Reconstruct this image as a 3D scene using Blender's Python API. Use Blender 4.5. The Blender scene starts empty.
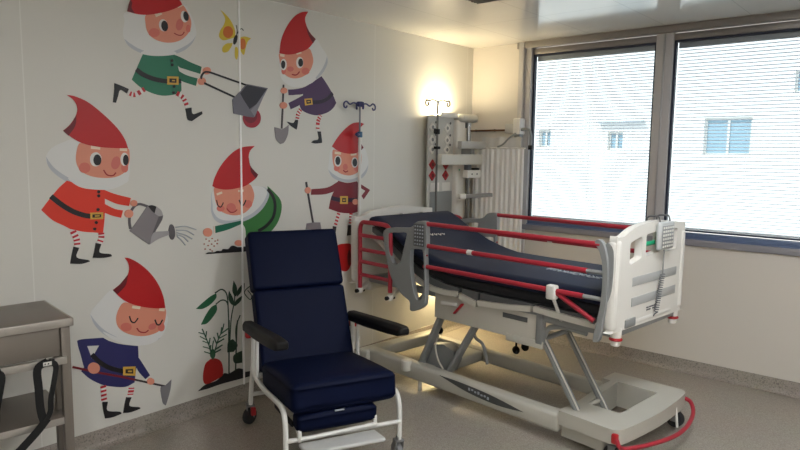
import bpy, bmesh, math, random
from mathutils import Vector, Matrix
random.seed(7)
SC = bpy.context.scene
COL = SC.collection
PI = math.pi
R = math.radians

# ------------------------------------------------------------------ materials
def srgb(c):
    def f(v):
        v /= 255.0
        return v / 12.92 if v <= 0.04045 else ((v + 0.055) / 1.055) ** 2.4
    return (f(c[0]), f(c[1]), f(c[2]), 1.0)

def mat(name, c, rough=0.5, metal=0.0, spec=0.5, bump=None, vary=None, coat=0.0):
    m = bpy.data.materials.new(name)
    m.use_nodes = True
    nt = m.node_tree
    b = nt.nodes['Principled BSDF']
    b.inputs['Base Color'].default_value = srgb(c)
    b.inputs['Roughness'].default_value = rough
    b.inputs['Metallic'].default_value = metal
    b.inputs['Specular IOR Level'].default_value = spec
    b.inputs['Coat Weight'].default_value = coat
    tc = nt.nodes.new('ShaderNodeTexCoord')
    if vary:                                   # (scale, amount) gentle mottling of the colour
        n = nt.nodes.new('ShaderNodeTexNoise')
        n.inputs['Scale'].default_value = vary[0]
        n.inputs['Detail'].default_value = 4
        nt.links.new(tc.outputs['Object'], n.inputs['Vector'])
        mx = nt.nodes.new('ShaderNodeMix'); mx.data_type = 'RGBA'
        s = srgb(c)
        k = vary[1]
        mx.inputs[6].default_value = tuple(max(0, x * (1 - k)) for x in s[:3]) + (1,)
        mx.inputs[7].default_value = tuple(min(1, x * (1 + k)) for x in s[:3]) + (1,)
        nt.links.new(n.outputs['Fac'], mx.inputs[0])
        nt.links.new(mx.outputs[2], b.inputs['Base Color'])
    if bump:                                   # (scale, strength)
        n = nt.nodes.new('ShaderNodeTexNoise')
        n.inputs['Scale'].default_value = bump[0]
        n.inputs['Detail'].default_value = 3
        nt.links.new(tc.outputs['Object'], n.inputs['Vector'])
        bp = nt.nodes.new('ShaderNodeBump')
        bp.inputs['Strength'].default_value = bump[1]
        bp.inputs['Distance'].default_value = 0.002
        nt.links.new(n.outputs['Fac'], bp.inputs['Height'])
        nt.links.new(bp.outputs['Normal'], b.inputs['Normal'])
    return m

def speckle(name, base, dark, light, scale, amt, rough=0.4):
    """terrazzo / speckled sheet floor"""
    m = bpy.data.materials.new(name); m.use_nodes = True
    nt = m.node_tree; b = nt.nodes['Principled BSDF']
    b.inputs['Roughness'].default_value = rough
    tc = nt.nodes.new('ShaderNodeTexCoord')
    v = nt.nodes.new('ShaderNodeTexVoronoi'); v.inputs['Scale'].default_value = scale
    nt.links.new(tc.outputs['Object'], v.inputs['Vector'])
    sep = nt.nodes.new('ShaderNodeSeparateColor'); nt.links.new(v.outputs['Color'], sep.inputs[0])
    r = nt.nodes.new('ShaderNodeValToRGB')
    e = r.color_ramp.elements
    e[0].position = 0.0; e[0].color = srgb(dark)
    e[1].position = amt; e[1].color = srgb(base)
    x = e.new(1 - amt); x.color = srgb(base)
    y = e.new(1.0); y.color = srgb(light)
    nt.links.new(sep.outputs[0], r.inputs['Fac'])
    n = nt.nodes.new('ShaderNodeTexNoise'); n.inputs['Scale'].default_value = 3.0
    nt.links.new(tc.outputs['Object'], n.inputs['Vector'])
    mx = nt.nodes.new('ShaderNodeMix'); mx.data_type = 'RGBA'; mx.blend_type = 'MULTIPLY'
    mx.inputs[0].default_value = 0.12
    nt.links.new(r.outputs['Color'], mx.inputs[6]); nt.links.new(n.outputs['Color'], mx.inputs[7])
    nt.links.new(mx.outputs[2], b.inputs['Base Color'])
    return m

def panelled(name, c, axis, pitch, phase, line, rough, seam=0.004, spec=0.5, axis2=None, pitch2=1.0, phase2=0.0):
    """painted panels with narrow seams every `pitch` metres along one or two axes"""
    m = mat(name, c, rough, spec=spec)
    nt = m.node_tree; b = nt.nodes['Principled BSDF']
    tc = nt.nodes.new('ShaderNodeTexCoord'); sp = nt.nodes.new('ShaderNodeSeparateXYZ')
    nt.links.new(tc.outputs['Object'], sp.inputs[0])
    def seams(ax, pt, ph):
        a = nt.nodes.new('ShaderNodeMath'); a.operation = 'ADD'; a.inputs[1].default_value = ph
        nt.links.new(sp.outputs[ax], a.inputs[0])
        w = nt.nodes.new('ShaderNodeMath'); w.operation = 'PINGPONG'; w.inputs[1].default_value = pt / 2
        nt.links.new(a.outputs[0], w.inputs[0])
        l = nt.nodes.new('ShaderNodeMath'); l.operation = 'LESS_THAN'; l.inputs[1].default_value = seam / 2
        nt.links.new(w.outputs[0], l.inputs[0])
        return l
    f = seams(axis, pitch, phase)
    if axis2 is not None:
        g = seams(axis2, pitch2, phase2)
        q = nt.nodes.new('ShaderNodeMath'); q.operation = 'MAXIMUM'
        nt.links.new(f.outputs[0], q.inputs[0]); nt.links.new(g.outputs[0], q.inputs[1]); f = q
    mx = nt.nodes.new('ShaderNodeMix'); mx.data_type = 'RGBA'
    mx.inputs[6].default_value = srgb(c); mx.inputs[7].default_value = srgb(line)
    nt.links.new(f.outputs[0], mx.inputs[0]); nt.links.new(mx.outputs[2], b.inputs['Base Color'])
    return m

def emit(name, c, strength):
    m = bpy.data.materials.new(name); m.use_nodes = True
    nt = m.node_tree; nt.nodes.remove(nt.nodes['Principled BSDF'])
    e = nt.nodes.new('ShaderNodeEmission'); e.inputs[0].default_value = srgb(c); e.inputs[1].default_value = strength
    nt.links.new(e.outputs[0], nt.nodes['Material Output'].inputs[0])
    return m

def pane(name, tint=(235, 242, 245), gloss=0.06):
    m = bpy.data.materials.new(name); m.use_nodes = True
    nt = m.node_tree; nt.nodes.remove(nt.nodes['Principled BSDF'])
    t = nt.nodes.new('ShaderNodeBsdfTransparent'); t.inputs[0].default_value = srgb(tint)
    g = nt.nodes.new('ShaderNodeBsdfGlossy'); g.inputs['Roughness'].default_value = 0.02
    mx = nt.nodes.new('ShaderNodeMixShader'); mx.inputs[0].default_value = gloss
    nt.links.new(t.outputs[0], mx.inputs[1]); nt.links.new(g.outputs[0], mx.inputs[2])
    nt.links.new(mx.outputs[0], nt.nodes['Material Output'].inputs[0])
    return m

# ------------------------------------------------------------------ mesh helpers
def catmull(pts, closed, n=6):
    """pts: (x, y[, z][, corner flag as 'c' in position len]) -> smooth list; corners kept sharp"""
    P = [Vector(p) for p in pts]; out = []; N = len(P)
    for i in range(N if closed else N - 1):
        p1, p2 = P[i], P[(i + 1) % N]
        p0 = P[(i - 1) % N] if closed or i > 0 else p1 * 2 - p2
        p3 = P[(i + 2) % N] if closed or i + 2 < N else p2 * 2 - p1
        for k in range(n):
            t = k / n
            out.append(0.5 * ((2 * p1) + (p2 - p0) * t + (2 * p0 - 5 * p1 + 4 * p2 - p3) * t * t + (3 * p1 - p0 - 3 * p2 + p3) * t ** 3))
    if not closed: out.append(P[-1])
    return out

def spline2(pts, n=5):
    """closed 2-D outline; a point with a third entry 1 is a corner"""
    idx = [i for i, p in enumerate(pts) if len(p) > 2 and p[2]]
    P = [Vector((p[0], p[1])) for p in pts]; N = len(P)
    if not idx: return catmull(P, True, n)
    out = []
    for a, i in enumerate(idx):
        j = idx[(a + 1) % len(idx)]
        run = [P[i]]; k = i
        while True:
            k = (k + 1) % N; run.append(P[k])
            if k == j: break
        if len(run) == 2: out.append(run[0])
        else: out += catmull(run, False, n)[:-1]
    return out

class MB:
    def __init__(s): s.bm = bmesh.new()
    def _merge(s, t, mi):
        for f in t.faces: f.material_index = mi
        me = bpy.data.meshes.new('t'); t.to_mesh(me); t.free()
        s.bm.from_mesh(me); bpy.data.meshes.remove(me)
    def box(s, c, d, bev=0.0, seg=2, rot=None, mi=0):
        t = bmesh.new(); bmesh.ops.create_cube(t, size=1)
        bmesh.ops.scale(t, vec=d, verts=t.verts)
        if bev: bmesh.ops.bevel(t, geom=t.edges[:], offset=min(bev, min(d) * 0.49), segments=seg, profile=0.5, affect='EDGES')
        M = Matrix.Translation(Vector(c))
        if rot is not None: M = M @ (rot.to_4x4() if not isinstance(rot, (int, float)) else Matrix.Rotation(rot, 4, 'Z'))
        bmesh.ops.transform(t, matrix=M, verts=t.verts)
        s._merge(t, mi); return s
    def bar(s, p, q, w, h, bev=0.004, up=(0, 0, 1), mi=0):
        """box-section bar from p to q; w across, h along `up`"""
        p, q = Vector(p), Vector(q); d = (q - p); L = d.length; x = d.normalized()
        y = Vector(up).cross(x).normalized(); z = x.cross(y)
        return s.box((p + q) / 2, (L, w, h), bev, 2, Matrix((x, y, z)).transposed(), mi)
    def cyl(s, p, q, r, r2=None, seg=16, mi=0, bev=0.0):
        p, q = Vector(p), Vector(q); d = q - p
        t = bmesh.new()
        bmesh.ops.create_cone(t, cap_ends=True, segments=seg, radius1=r, radius2=r if r2 is None else r2, depth=d.length)
        if bev:
            e = [x for x in t.edges if all(len(f.verts) == seg or True for f in x.link_faces) and abs(x.verts[0].co.z - x.verts[1].co.z) < 1e-6]
            bmesh.ops.bevel(t, geom=e, offset=bev, segments=2, profile=0.5, affect='EDGES')
        M = Matrix.Translation((p + q) / 2) @ d.to_track_quat('Z', 'Y').to_matrix().to_4x4()
        bmesh.ops.transform(t, matrix=M, verts=t.verts)
        s._merge(t, mi); return s
    def tube(s, pts, r, seg=8, closed=False, n=6, mi=0, smooth=True):
        P = catmull(pts, closed, n) if smooth and len(pts) > 2 else [Vector(p) for p in pts]
        t = bmesh.new(); rings = []; up = None; N = len(P)
        for i, p in enumerate(P):
            a = P[(i - 1) % N] if closed or i else p
            b = P[(i + 1) % N] if closed or i < N - 1 else p
            d = (b - a).normalized()
            if up is None:
                up = Vector((0, 0, 1)) if abs(d.z) < 0.9 else Vector((1, 0, 0))
            x = up.cross(d)
            if x.length < 1e-5: x = Vector((1, 0, 0)).cross(d)
            x.normalize(); y = d.cross(x).normalized(); up = y
            rings.append([t.verts.new(p + x * (r * math.cos(2 * PI * k / seg)) + y * (r * math.sin(2 * PI * k / seg))) for k in range(seg)])
        for i in range(N if closed else N - 1):
            A, B = rings[i], rings[(i + 1) % N]
            for k in range(seg): t.faces.new((A[k], A[(k + 1) % seg], B[(k + 1) % seg], B[k]))
        if not closed:
            t.faces.new(rings[0][::-1]); t.faces.new(rings[-1])
        s._merge(t, mi); return s
    def ball(s, c, r, sc=(1, 1, 1), mi=0, u=16, v=10):
        t = bmesh.new(); bmesh.ops.create_uvsphere(t, u_segments=u, v_segments=v, radius=r)
        bmesh.ops.scale(t, vec=sc, verts=t.verts); bmesh.ops.translate(t, vec=c, verts=t.verts)
        s._merge(t, mi); return s
    def torus(s, c, r, r2, axis='Z', mi=0, n=24, seg=8):
        pts = []
        for k in range(n):
            a = 2 * PI * k / n; q = (r * math.cos(a), r * math.sin(a), 0)
            if axis == 'Y': q = (q[0], 0, q[1])
            if axis == 'X': q = (0, q[0], q[1])
            pts.append(Vector(c) + Vector(q))
        return s.tube(pts, r2, seg, True, 1, mi)
    def plate(s, outer, holes, f, nrm, th, mi=0, bev=0.0):
        """slab with holes: 2-D outlines mapped by f, thickness th along nrm"""
        t = bmesh.new(); n = Vector(nrm) * th; loops = []; ed = []
        for lp in [outer] + list(holes):
            v = [t.verts.new(Vector(f(p[0], p[1]))) for p in lp]; loops.append(v)
            ed += [t.edges.new((v[i], v[(i + 1) % len(v)])) for i in range(len(v))]
        fc = [g for g in bmesh.ops.triangle_fill(t, edges=ed, use_beauty=True, use_dissolve=False)['geom'] if isinstance(g, bmesh.types.BMFace)]
        back = {v: t.verts.new(v.co + n) for lp in loops for v in lp}
        for g in fc: t.faces.new([back[v] for v in reversed(g.verts)])
        for lp in loops:
            for i in range(len(lp)):
                a, b = lp[i], lp[(i + 1) % len(lp)]; t.faces.new((a, b, back[b], back[a]))
        bmesh.ops.recalc_face_normals(t, faces=t.faces)
        s._merge(t, mi); return s
    def loft(s, secs, closed=True, caps=True, mi=0):
        """skin through equal-length sections (lists of points)"""
        t = bmesh.new(); V = [[t.verts.new(p) for p in sec] for sec in secs]; n = len(V[0])
        for A, B in zip(V, V[1:]):
            for k in range(n if closed else n - 1): t.faces.new((A[k], A[(k + 1) % n], B[(k + 1) % n], B[k]))
        if caps: t.faces.new(V[0][::-1]); t.faces.new(V[-1])
        bmesh.ops.recalc_face_normals(t, faces=t.faces)
        s._merge(t, mi); return s
    def build(s, name, m, parent=None, ang=40, sub=0):
        me = bpy.data.meshes.new(name)
        bmesh.ops.remove_doubles(s.bm, verts=s.bm.verts, dist=1e-7)
        s.bm.to_mesh(me); s.bm.free()
        for x in (m if isinstance(m, (list, tuple)) else [m]): me.materials.append(x)
        me.shade_smooth(); me.set_sharp_from_angle(angle=R(ang))
        o = bpy.data.objects.new(name, me); COL.objects.link(o)
        if parent: o.parent = parent
        if sub:
            md = o.modifiers.new('Subdivision', 'SUBSURF'); md.levels = sub; md.render_levels = sub
        return o

def tag(o, label=None, cat=None, group=None, kind=None):
    if label: o['label'] = label
    if cat: o['category'] = cat
    if group: o['group'] = group
    if kind: o['kind'] = kind
    return o
def thing(name, loc, label, cat, rz=0.0, group=None):
    o = bpy.data.objects.new(name, None); COL.objects.link(o)
    o.empty_display_size = 0.1; o.location = loc; o.rotation_euler = (0, 0, rz)
    return tag(o, label, cat, group)
def struct(mb, name, m, parent=None, ang=40):
    o = mb.build(name, m, parent, ang)
    if not parent: o['kind'] = 'structure'
    return o

# light levels
SKY = 1.9
SUN = 3.7
FILL_GLOW = 38.0  # strength of the added fill panels on the ceiling
EXPOSURE = 0.0
# ------------------------------------------------------------------ palette
WALL = panelled('wall panel paint', (216, 214, 207), 1, 1.288, 0.098, (228, 227, 221), 0.42, 0.006)
WALLB = mat('wall paint', (212, 206, 197), 0.5)
CEIL = panelled('ceiling panel enamel', (216, 214, 208), 0, 0.6, 0.0, (186, 184, 178), 0.13, 0.005, 0.95, 1, 2.4, 0.9)
FLOOR = speckle('speckled vinyl floor', (156, 149, 138), (122, 115, 107), (182, 175, 164), 260, 0.25, 0.33)
SKIRT = speckle('speckled vinyl skirting', (152, 144, 135), (116, 108, 102), (162, 154, 146), 150, 0.3, 0.5)
ALU = mat('grey anodised frame', (186, 183, 182), 0.45, 0.0)
ALUD = mat('satin metal head frame', (150, 145, 142), 0.38, 0.75)
ALUL = mat('pale aluminium bead', (176, 176, 178), 0.35, 0.6)
GASK = mat('dark blue gasket', (38, 44, 62), 0.5)
SASH = mat('sash with sky tint painted in', (92, 108, 140), 0.3)  # blue of the reflected sky is put into the colour
SLAT = mat('white blind slat', (214, 220, 226), 0.45)
BLINDB = mat('blind rail', (150, 158, 166), 0.4)
GLASS = pane('window glass')
STRIP = mat('white joint strip', (250, 250, 248), 0.4)
STEEL = mat('brushed stainless steel', (176, 170, 162), 0.36, 0.45, bump=(220, 0.04))
STEELD = mat('dull brushed steel', (130, 122, 114), 0.42, 0.4)
CHROME = mat('chromed steel', (186, 186, 188), 0.22, 0.9)
BLACKP = mat('black plastic', (16, 15, 16), 0.6, spec=0.3)
WEB = mat('black webbing', (17, 17, 18), 0.8, bump=(900, 0.3))
RUBBER = mat('dark rubber', (38, 38, 40), 0.7)
GREYW = mat('grey wheel plastic', (122, 122, 122), 0.5)
WHITEP = mat('white plastic', (226, 223, 216), 0.4)
IVORY = mat('ivory enamel', (205, 201, 190), 0.38)
BASEP = mat('stone grey moulded plastic', (186, 183, 172), 0.45, vary=(6, 0.03))
GREYP = mat('mid grey plastic', (140, 142, 141), 0.42)
GREYD = mat('dark grey plastic', (92, 93, 93), 0.5)
REDT = mat('red enamel tube', (168, 38, 54), 0.42)
REDP = mat('red plastic', (176, 30, 36), 0.4)
MATT = mat('navy mattress cover', (35, 44, 67), 0.58, spec=0.25, bump=(160, 0.08))
MATTB = mat('black mattress base', (22, 22, 26), 0.7)
VINYL = mat('navy vinyl upholstery', (7, 16, 44), 0.55, spec=0.1, bump=(420, 0.12), vary=(5, 0.08))
WTUBE = mat('white painted tube', (220, 219, 214), 0.32)
PRINTL = mat('pale print', (170, 176, 184), 0.5)
PRINTD = mat('dark print', (88, 90, 92), 0.5)
INLAY = mat('dark grey inlay', (76, 77, 76), 0.45)
GREEN = mat('green plastic', (32, 170, 120), 0.4)
BLUEP = mat('dark blue plastic', (52, 56, 108), 0.4)
TEALP = mat('teal blue plastic', (40, 92, 130), 0.4)
FABRIC = mat('white pleated screen', (230, 229, 226), 0.7)
MESHF = mat('pale grey mesh cloth', (206, 204, 200), 0.8)
LAMP = emit('lamp diffuser', (255, 234, 190), 170.0)
LAMP2 = emit('lower lamp diffuser', (255, 228, 170), 165.0)

# ------------------------------------------------------------------ the room
HT = 2.7
XR, YB = 4.9, -6.6
struct(MB().box((XR / 2 - 0.1, YB / 2, -0.05), (XR + 0.6, -YB + 0.6, 0.1)), 'floor', FLOOR)
struct(MB().box((XR / 2 - 0.1, YB / 2, HT + 0.05), (XR + 0.6, -YB + 0.6, 0.1)), 'ceiling', CEIL)
struct(MB().box((-0.075, YB / 2, HT / 2), (0.15, -YB + 0.3, HT)), 'wall_left', WALL)
w = MB()
w.box((0.20, 0.1, HT / 2), (0.74, 0.2, HT)).box((2.4, 0.1, 0.505), (3.68, 0.2, 1.01)).box((4.57, 0.1, HT / 2), (0.66, 0.2, HT))
struct(w, 'wall_window', WALLB)
struct(MB().box((XR + 0.075, YB / 2, HT / 2), (0.15, -YB + 0.3, HT)), 'wall_right', WALLB)
struct(MB().box((XR / 2, YB - 0.075, HT / 2), (XR, 0.15, HT)), 'wall_rear', WALLB)

def cove(name, a, b, inward):
    """sheet flooring coved 10 cm up the wall"""
    a, b, n = Vector(a), Vector(b), Vector(inward)
    prof = [(0.0, 0.104), (0.004, 0.104), (0.006, 0.1), (0.006, 0.04), (0.012, 0.02), (0.026, 0.008), (0.046, 0.003), (0.046, 0.0), (0.0, 0.0)]
    secs = [[p + n * x + Vector((0, 0, z)) for x, z in prof] for p in (a, b)]
    struct(MB().loft(secs), name, SKIRT)
cove('baseboard_left', (0, YB, 0), (0, 0, 0), (1, 0, 0))
cove('baseboard_window', (0, 0, 0), (XR, 0, 0), (0, -1, 0))

# joint strips between the wall panels (the middle one runs over the wall pictures)
for k, (y, wd, th) in enumerate(((-2.676, 0.013, 0.007),)):
    struct(MB().box((th / 2, y, HT / 2 + 0.05), (th, wd, HT - 0.104), 0.001), 'trim_1', STRIP)

# window band: three sashes between posts, frame up to the ceiling
def window(n, x0, x1):
    o = bpy.data.objects.new('window_%d' % n, None); COL.objects.link(o); o.location = (x0, 0, 1.0)
    o['kind'] = 'structure'
    W = x1 - x0; z0, z1 = 0.115, 1.588
    f = MB()
    f.box((W / 2, 0.03, z1 + 0.026), (W, 0.05, 0.052), 0.004).build('sash_head', ALUD, o)
    MB().box((W / 2, 0.03, 0.083), (W, 0.06, 0.05), 0.004).build('sash_foot', SASH, o)
    g = MB()
    g.box((0.009, 0.03, (z0 + z1) / 2), (0.018, 0.034, z1 - z0)).box((W - 0.009, 0.03, (z0 + z1) / 2), (0.018, 0.034, z1 - z0))
    g.box((W / 2, 0.03, z1 - 0.008), (W, 0.034, 0.016)).box((W / 2, 0.03, z0 + 0.006), (W, 0.034, 0.012))
    g.build('gasket', GASK, o)
    MB().box((W / 2, 0.075, (z0 + z1) / 2), (W, 0.006, z1 - z0 - 0.004)).build('glass_pane', GLASS, o)
    return o
BAYS = ((0.642, 1.731), (1.861, 2.95), (3.08, 4.17))
for i, (a, b) in enumerate(BAYS): window(i + 1, a, b)
t = MB()                                             # head of the frame, in two steps under the ceiling
t.box((2.4, -0.005, 2.672), (3.8, 0.07, 0.056), 0.003)
struct(t, 'trim_2', ALUD)
t = MB()
t.box((2.38, 0.01, 1.035), (3.66, 0.07, 0.05), 0.004)
struct(t, 'trim_3', mat('purple grey sill frame', (140, 138, 144), 0.45))
t = MB()
t.box((2.38, 0.05, 1.062), (3.66, 0.12, 0.012), 0.003)
struct(t, 'trim_4', SASH)
for i, (a, b) in enumerate(((1.731, 1.861), (2.95, 3.08), (4.17, 4.26))):
    p = MB(); p.box(((a + b) / 2, 0.02, 1.85), (b - a, 0.07, 1.59), 0.003)
    struct(p, 'trim_%d' % (5 + i), ALU)
    struct(MB().box(((a + b) / 2, -0.02, 1.86), (0.016, 0.012, 1.56), 0.004), 'trim_%d' % (8 + i), ALUL)
p = MB()                                              # left jamb with its two conduits down to the skirting
p.box((0.551, -0.012, 1.86), (0.05, 0.07, 1.68), 0.003).box((0.609, 0.015, 1.86), (0.062, 0.07, 1.68), 0.003)
struct(p, 'trim_11', ALU)
p = MB(); p.box((0.551, -0.014, 0.56), (0.04, 0.028, 0.91), 0.004).box((0.606, -0.014, 0.56), (0.04, 0.028, 0.91), 0.004)
struct(p, 'trim_12', ALU)

# venetian blinds hanging in the sashes
def blind(x0, x1, label):
    o = thing('venetian_blind', ((x0 + x1) / 2, 0.055, 1.125), label, 'blind', group='window blinds')
    W = x1 - x0 - 0.05
    MB().box((0, 0, 1.43), (W, 0.022, 0.05), 0.003).build('headrail', BLINDB, o)
    s = MB(); n = 54; dz = 1.38 / n
    for k in range(n):
        z = 0.018 + dz * (k + 0.5)
        s.box((0, 0, z), (W, 0.019, 0.0011), rot=Matrix.Rotation(R(-16), 3, 'X'))
    s.build('slats', SLAT, o)
    MB().box((0, 0, 0.01), (W, 0.02, 0.014), 0.003).build('bottom_rail', SLAT, o)
    for fx in (-0.36, 0.0, 0.36):
        MB().cyl((fx * W, -0.0095, 0.01), (fx * W, -0.0095, 1.41), 0.0009, seg=6).build('ladder_cord', SLAT, o)
blind(*BAYS[0], 'white venetian blind in the window beside the pleated screen')
blind(*BAYS[1], 'white venetian blind in the window behind the bed footboard')
blind(*BAYS[2], 'white venetian blind in the window furthest from the pleated screen')

# recessed grille in the ceiling
v = thing('ceiling_vent', (1.226, -1.691, HT), 'grey slotted vent in the ceiling above the bed', 'vent')
MB().box((0, 0, -0.006), (0.34, 0.34, 0.012), 0.003).build('frame', GREYP, v)
s = MB()
for k in range(9): s.box((0, -0.128 + 0.032 * k, -0.014), (0.28, 0.012, 0.008))
s.build('grille', GREYD, v)

# added fill light: unseen glowing ceiling panels further back in the room
for i, (x, y, wh) in enumerate(((3.0, -2.4, 'nearest the bed'), (4.1, -3.9, 'in the middle of the room'), (4.1, -6.0, 'in the rear corner'))):
    l = thing('fill_panel', (x, y, HT), 'added square fill light panel on the ceiling ' + wh, 'fill light', group='added fill lights')
    MB().box((0, 0, -0.012), (0.62, 0.62, 0.024), 0.004).build('housing', WHITEP, l)
    MB().box((0, 0, -0.027), (0.56, 0.56, 0.006)).build('diffuser', emit('fill light glow', (249, 252, 255), FILL_GLOW), l)

# building across the street
b = thing('street_building', (-1.0, 14.0, -9.0), 'pale building across the street seen through the blinds', 'building')
FAC = mat('pale render', (236, 231, 224), 0.85, vary=(0.4, 0.02))
PANEW = mat('blue grey window pane', (150, 178, 192), 0.3)
wins = [(-0.72, 0.48, 10.79, 11.81), (-3.49, -3.02, 10.91, 11.46), (-5.86, -5.43, 10.99, 11.55), (1.39, 2.6, 12.4, 12.97), (-3.6, -2.5, 14.2, 15.2), (-0.7, 0.5, 14.2, 15.2), (-0.7, 0.5, 7.2, 8.2), (-3.5, -2.4, 7.2, 8.2), (4.0, 5.2, 10.8, 11.8)]
def rect(x0, x1, z0, z1): return [(x0, z0), (x1, z0), (x1, z1), (x0, z1)]
MB().plate(rect(-14, 14, 0, 19), [rect(*q) for q in wins], lambda x, z: (x, 0, z), (0, 1, 0), 0.25).box((0, 2.2, 9.5), (28, 4, 19)).build('facade', FAC, b)
for q in wins:
    fr = MB(); m = 0.05
    fr.plate(rect(*q), [rect(q[0] + m, (q[0] + q[1]) / 2 - 0.03, q[2] + m, q[3] - m), rect((q[0] + q[1]) / 2 + 0.03, q[1] - m, q[2] + m, q[3] - m)], lambda x, z: (x, 0.12, z), (0, 1, 0), 0.05)
    fo = fr.build('window', WHITEP, b)
    MB().box(((q[0] + q[1]) / 2, 0.185, (q[2] + q[3]) / 2), (q[1] - q[0], 0.02, q[3] - q[2])).build('pane', PANEW, fo)
MB().box((-3.07, -0.12, 11.75), (1.4, 0.24, 0.07), 0.01).build('awning', mat('grey awning', (190, 198, 202), 0.7), b)
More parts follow.
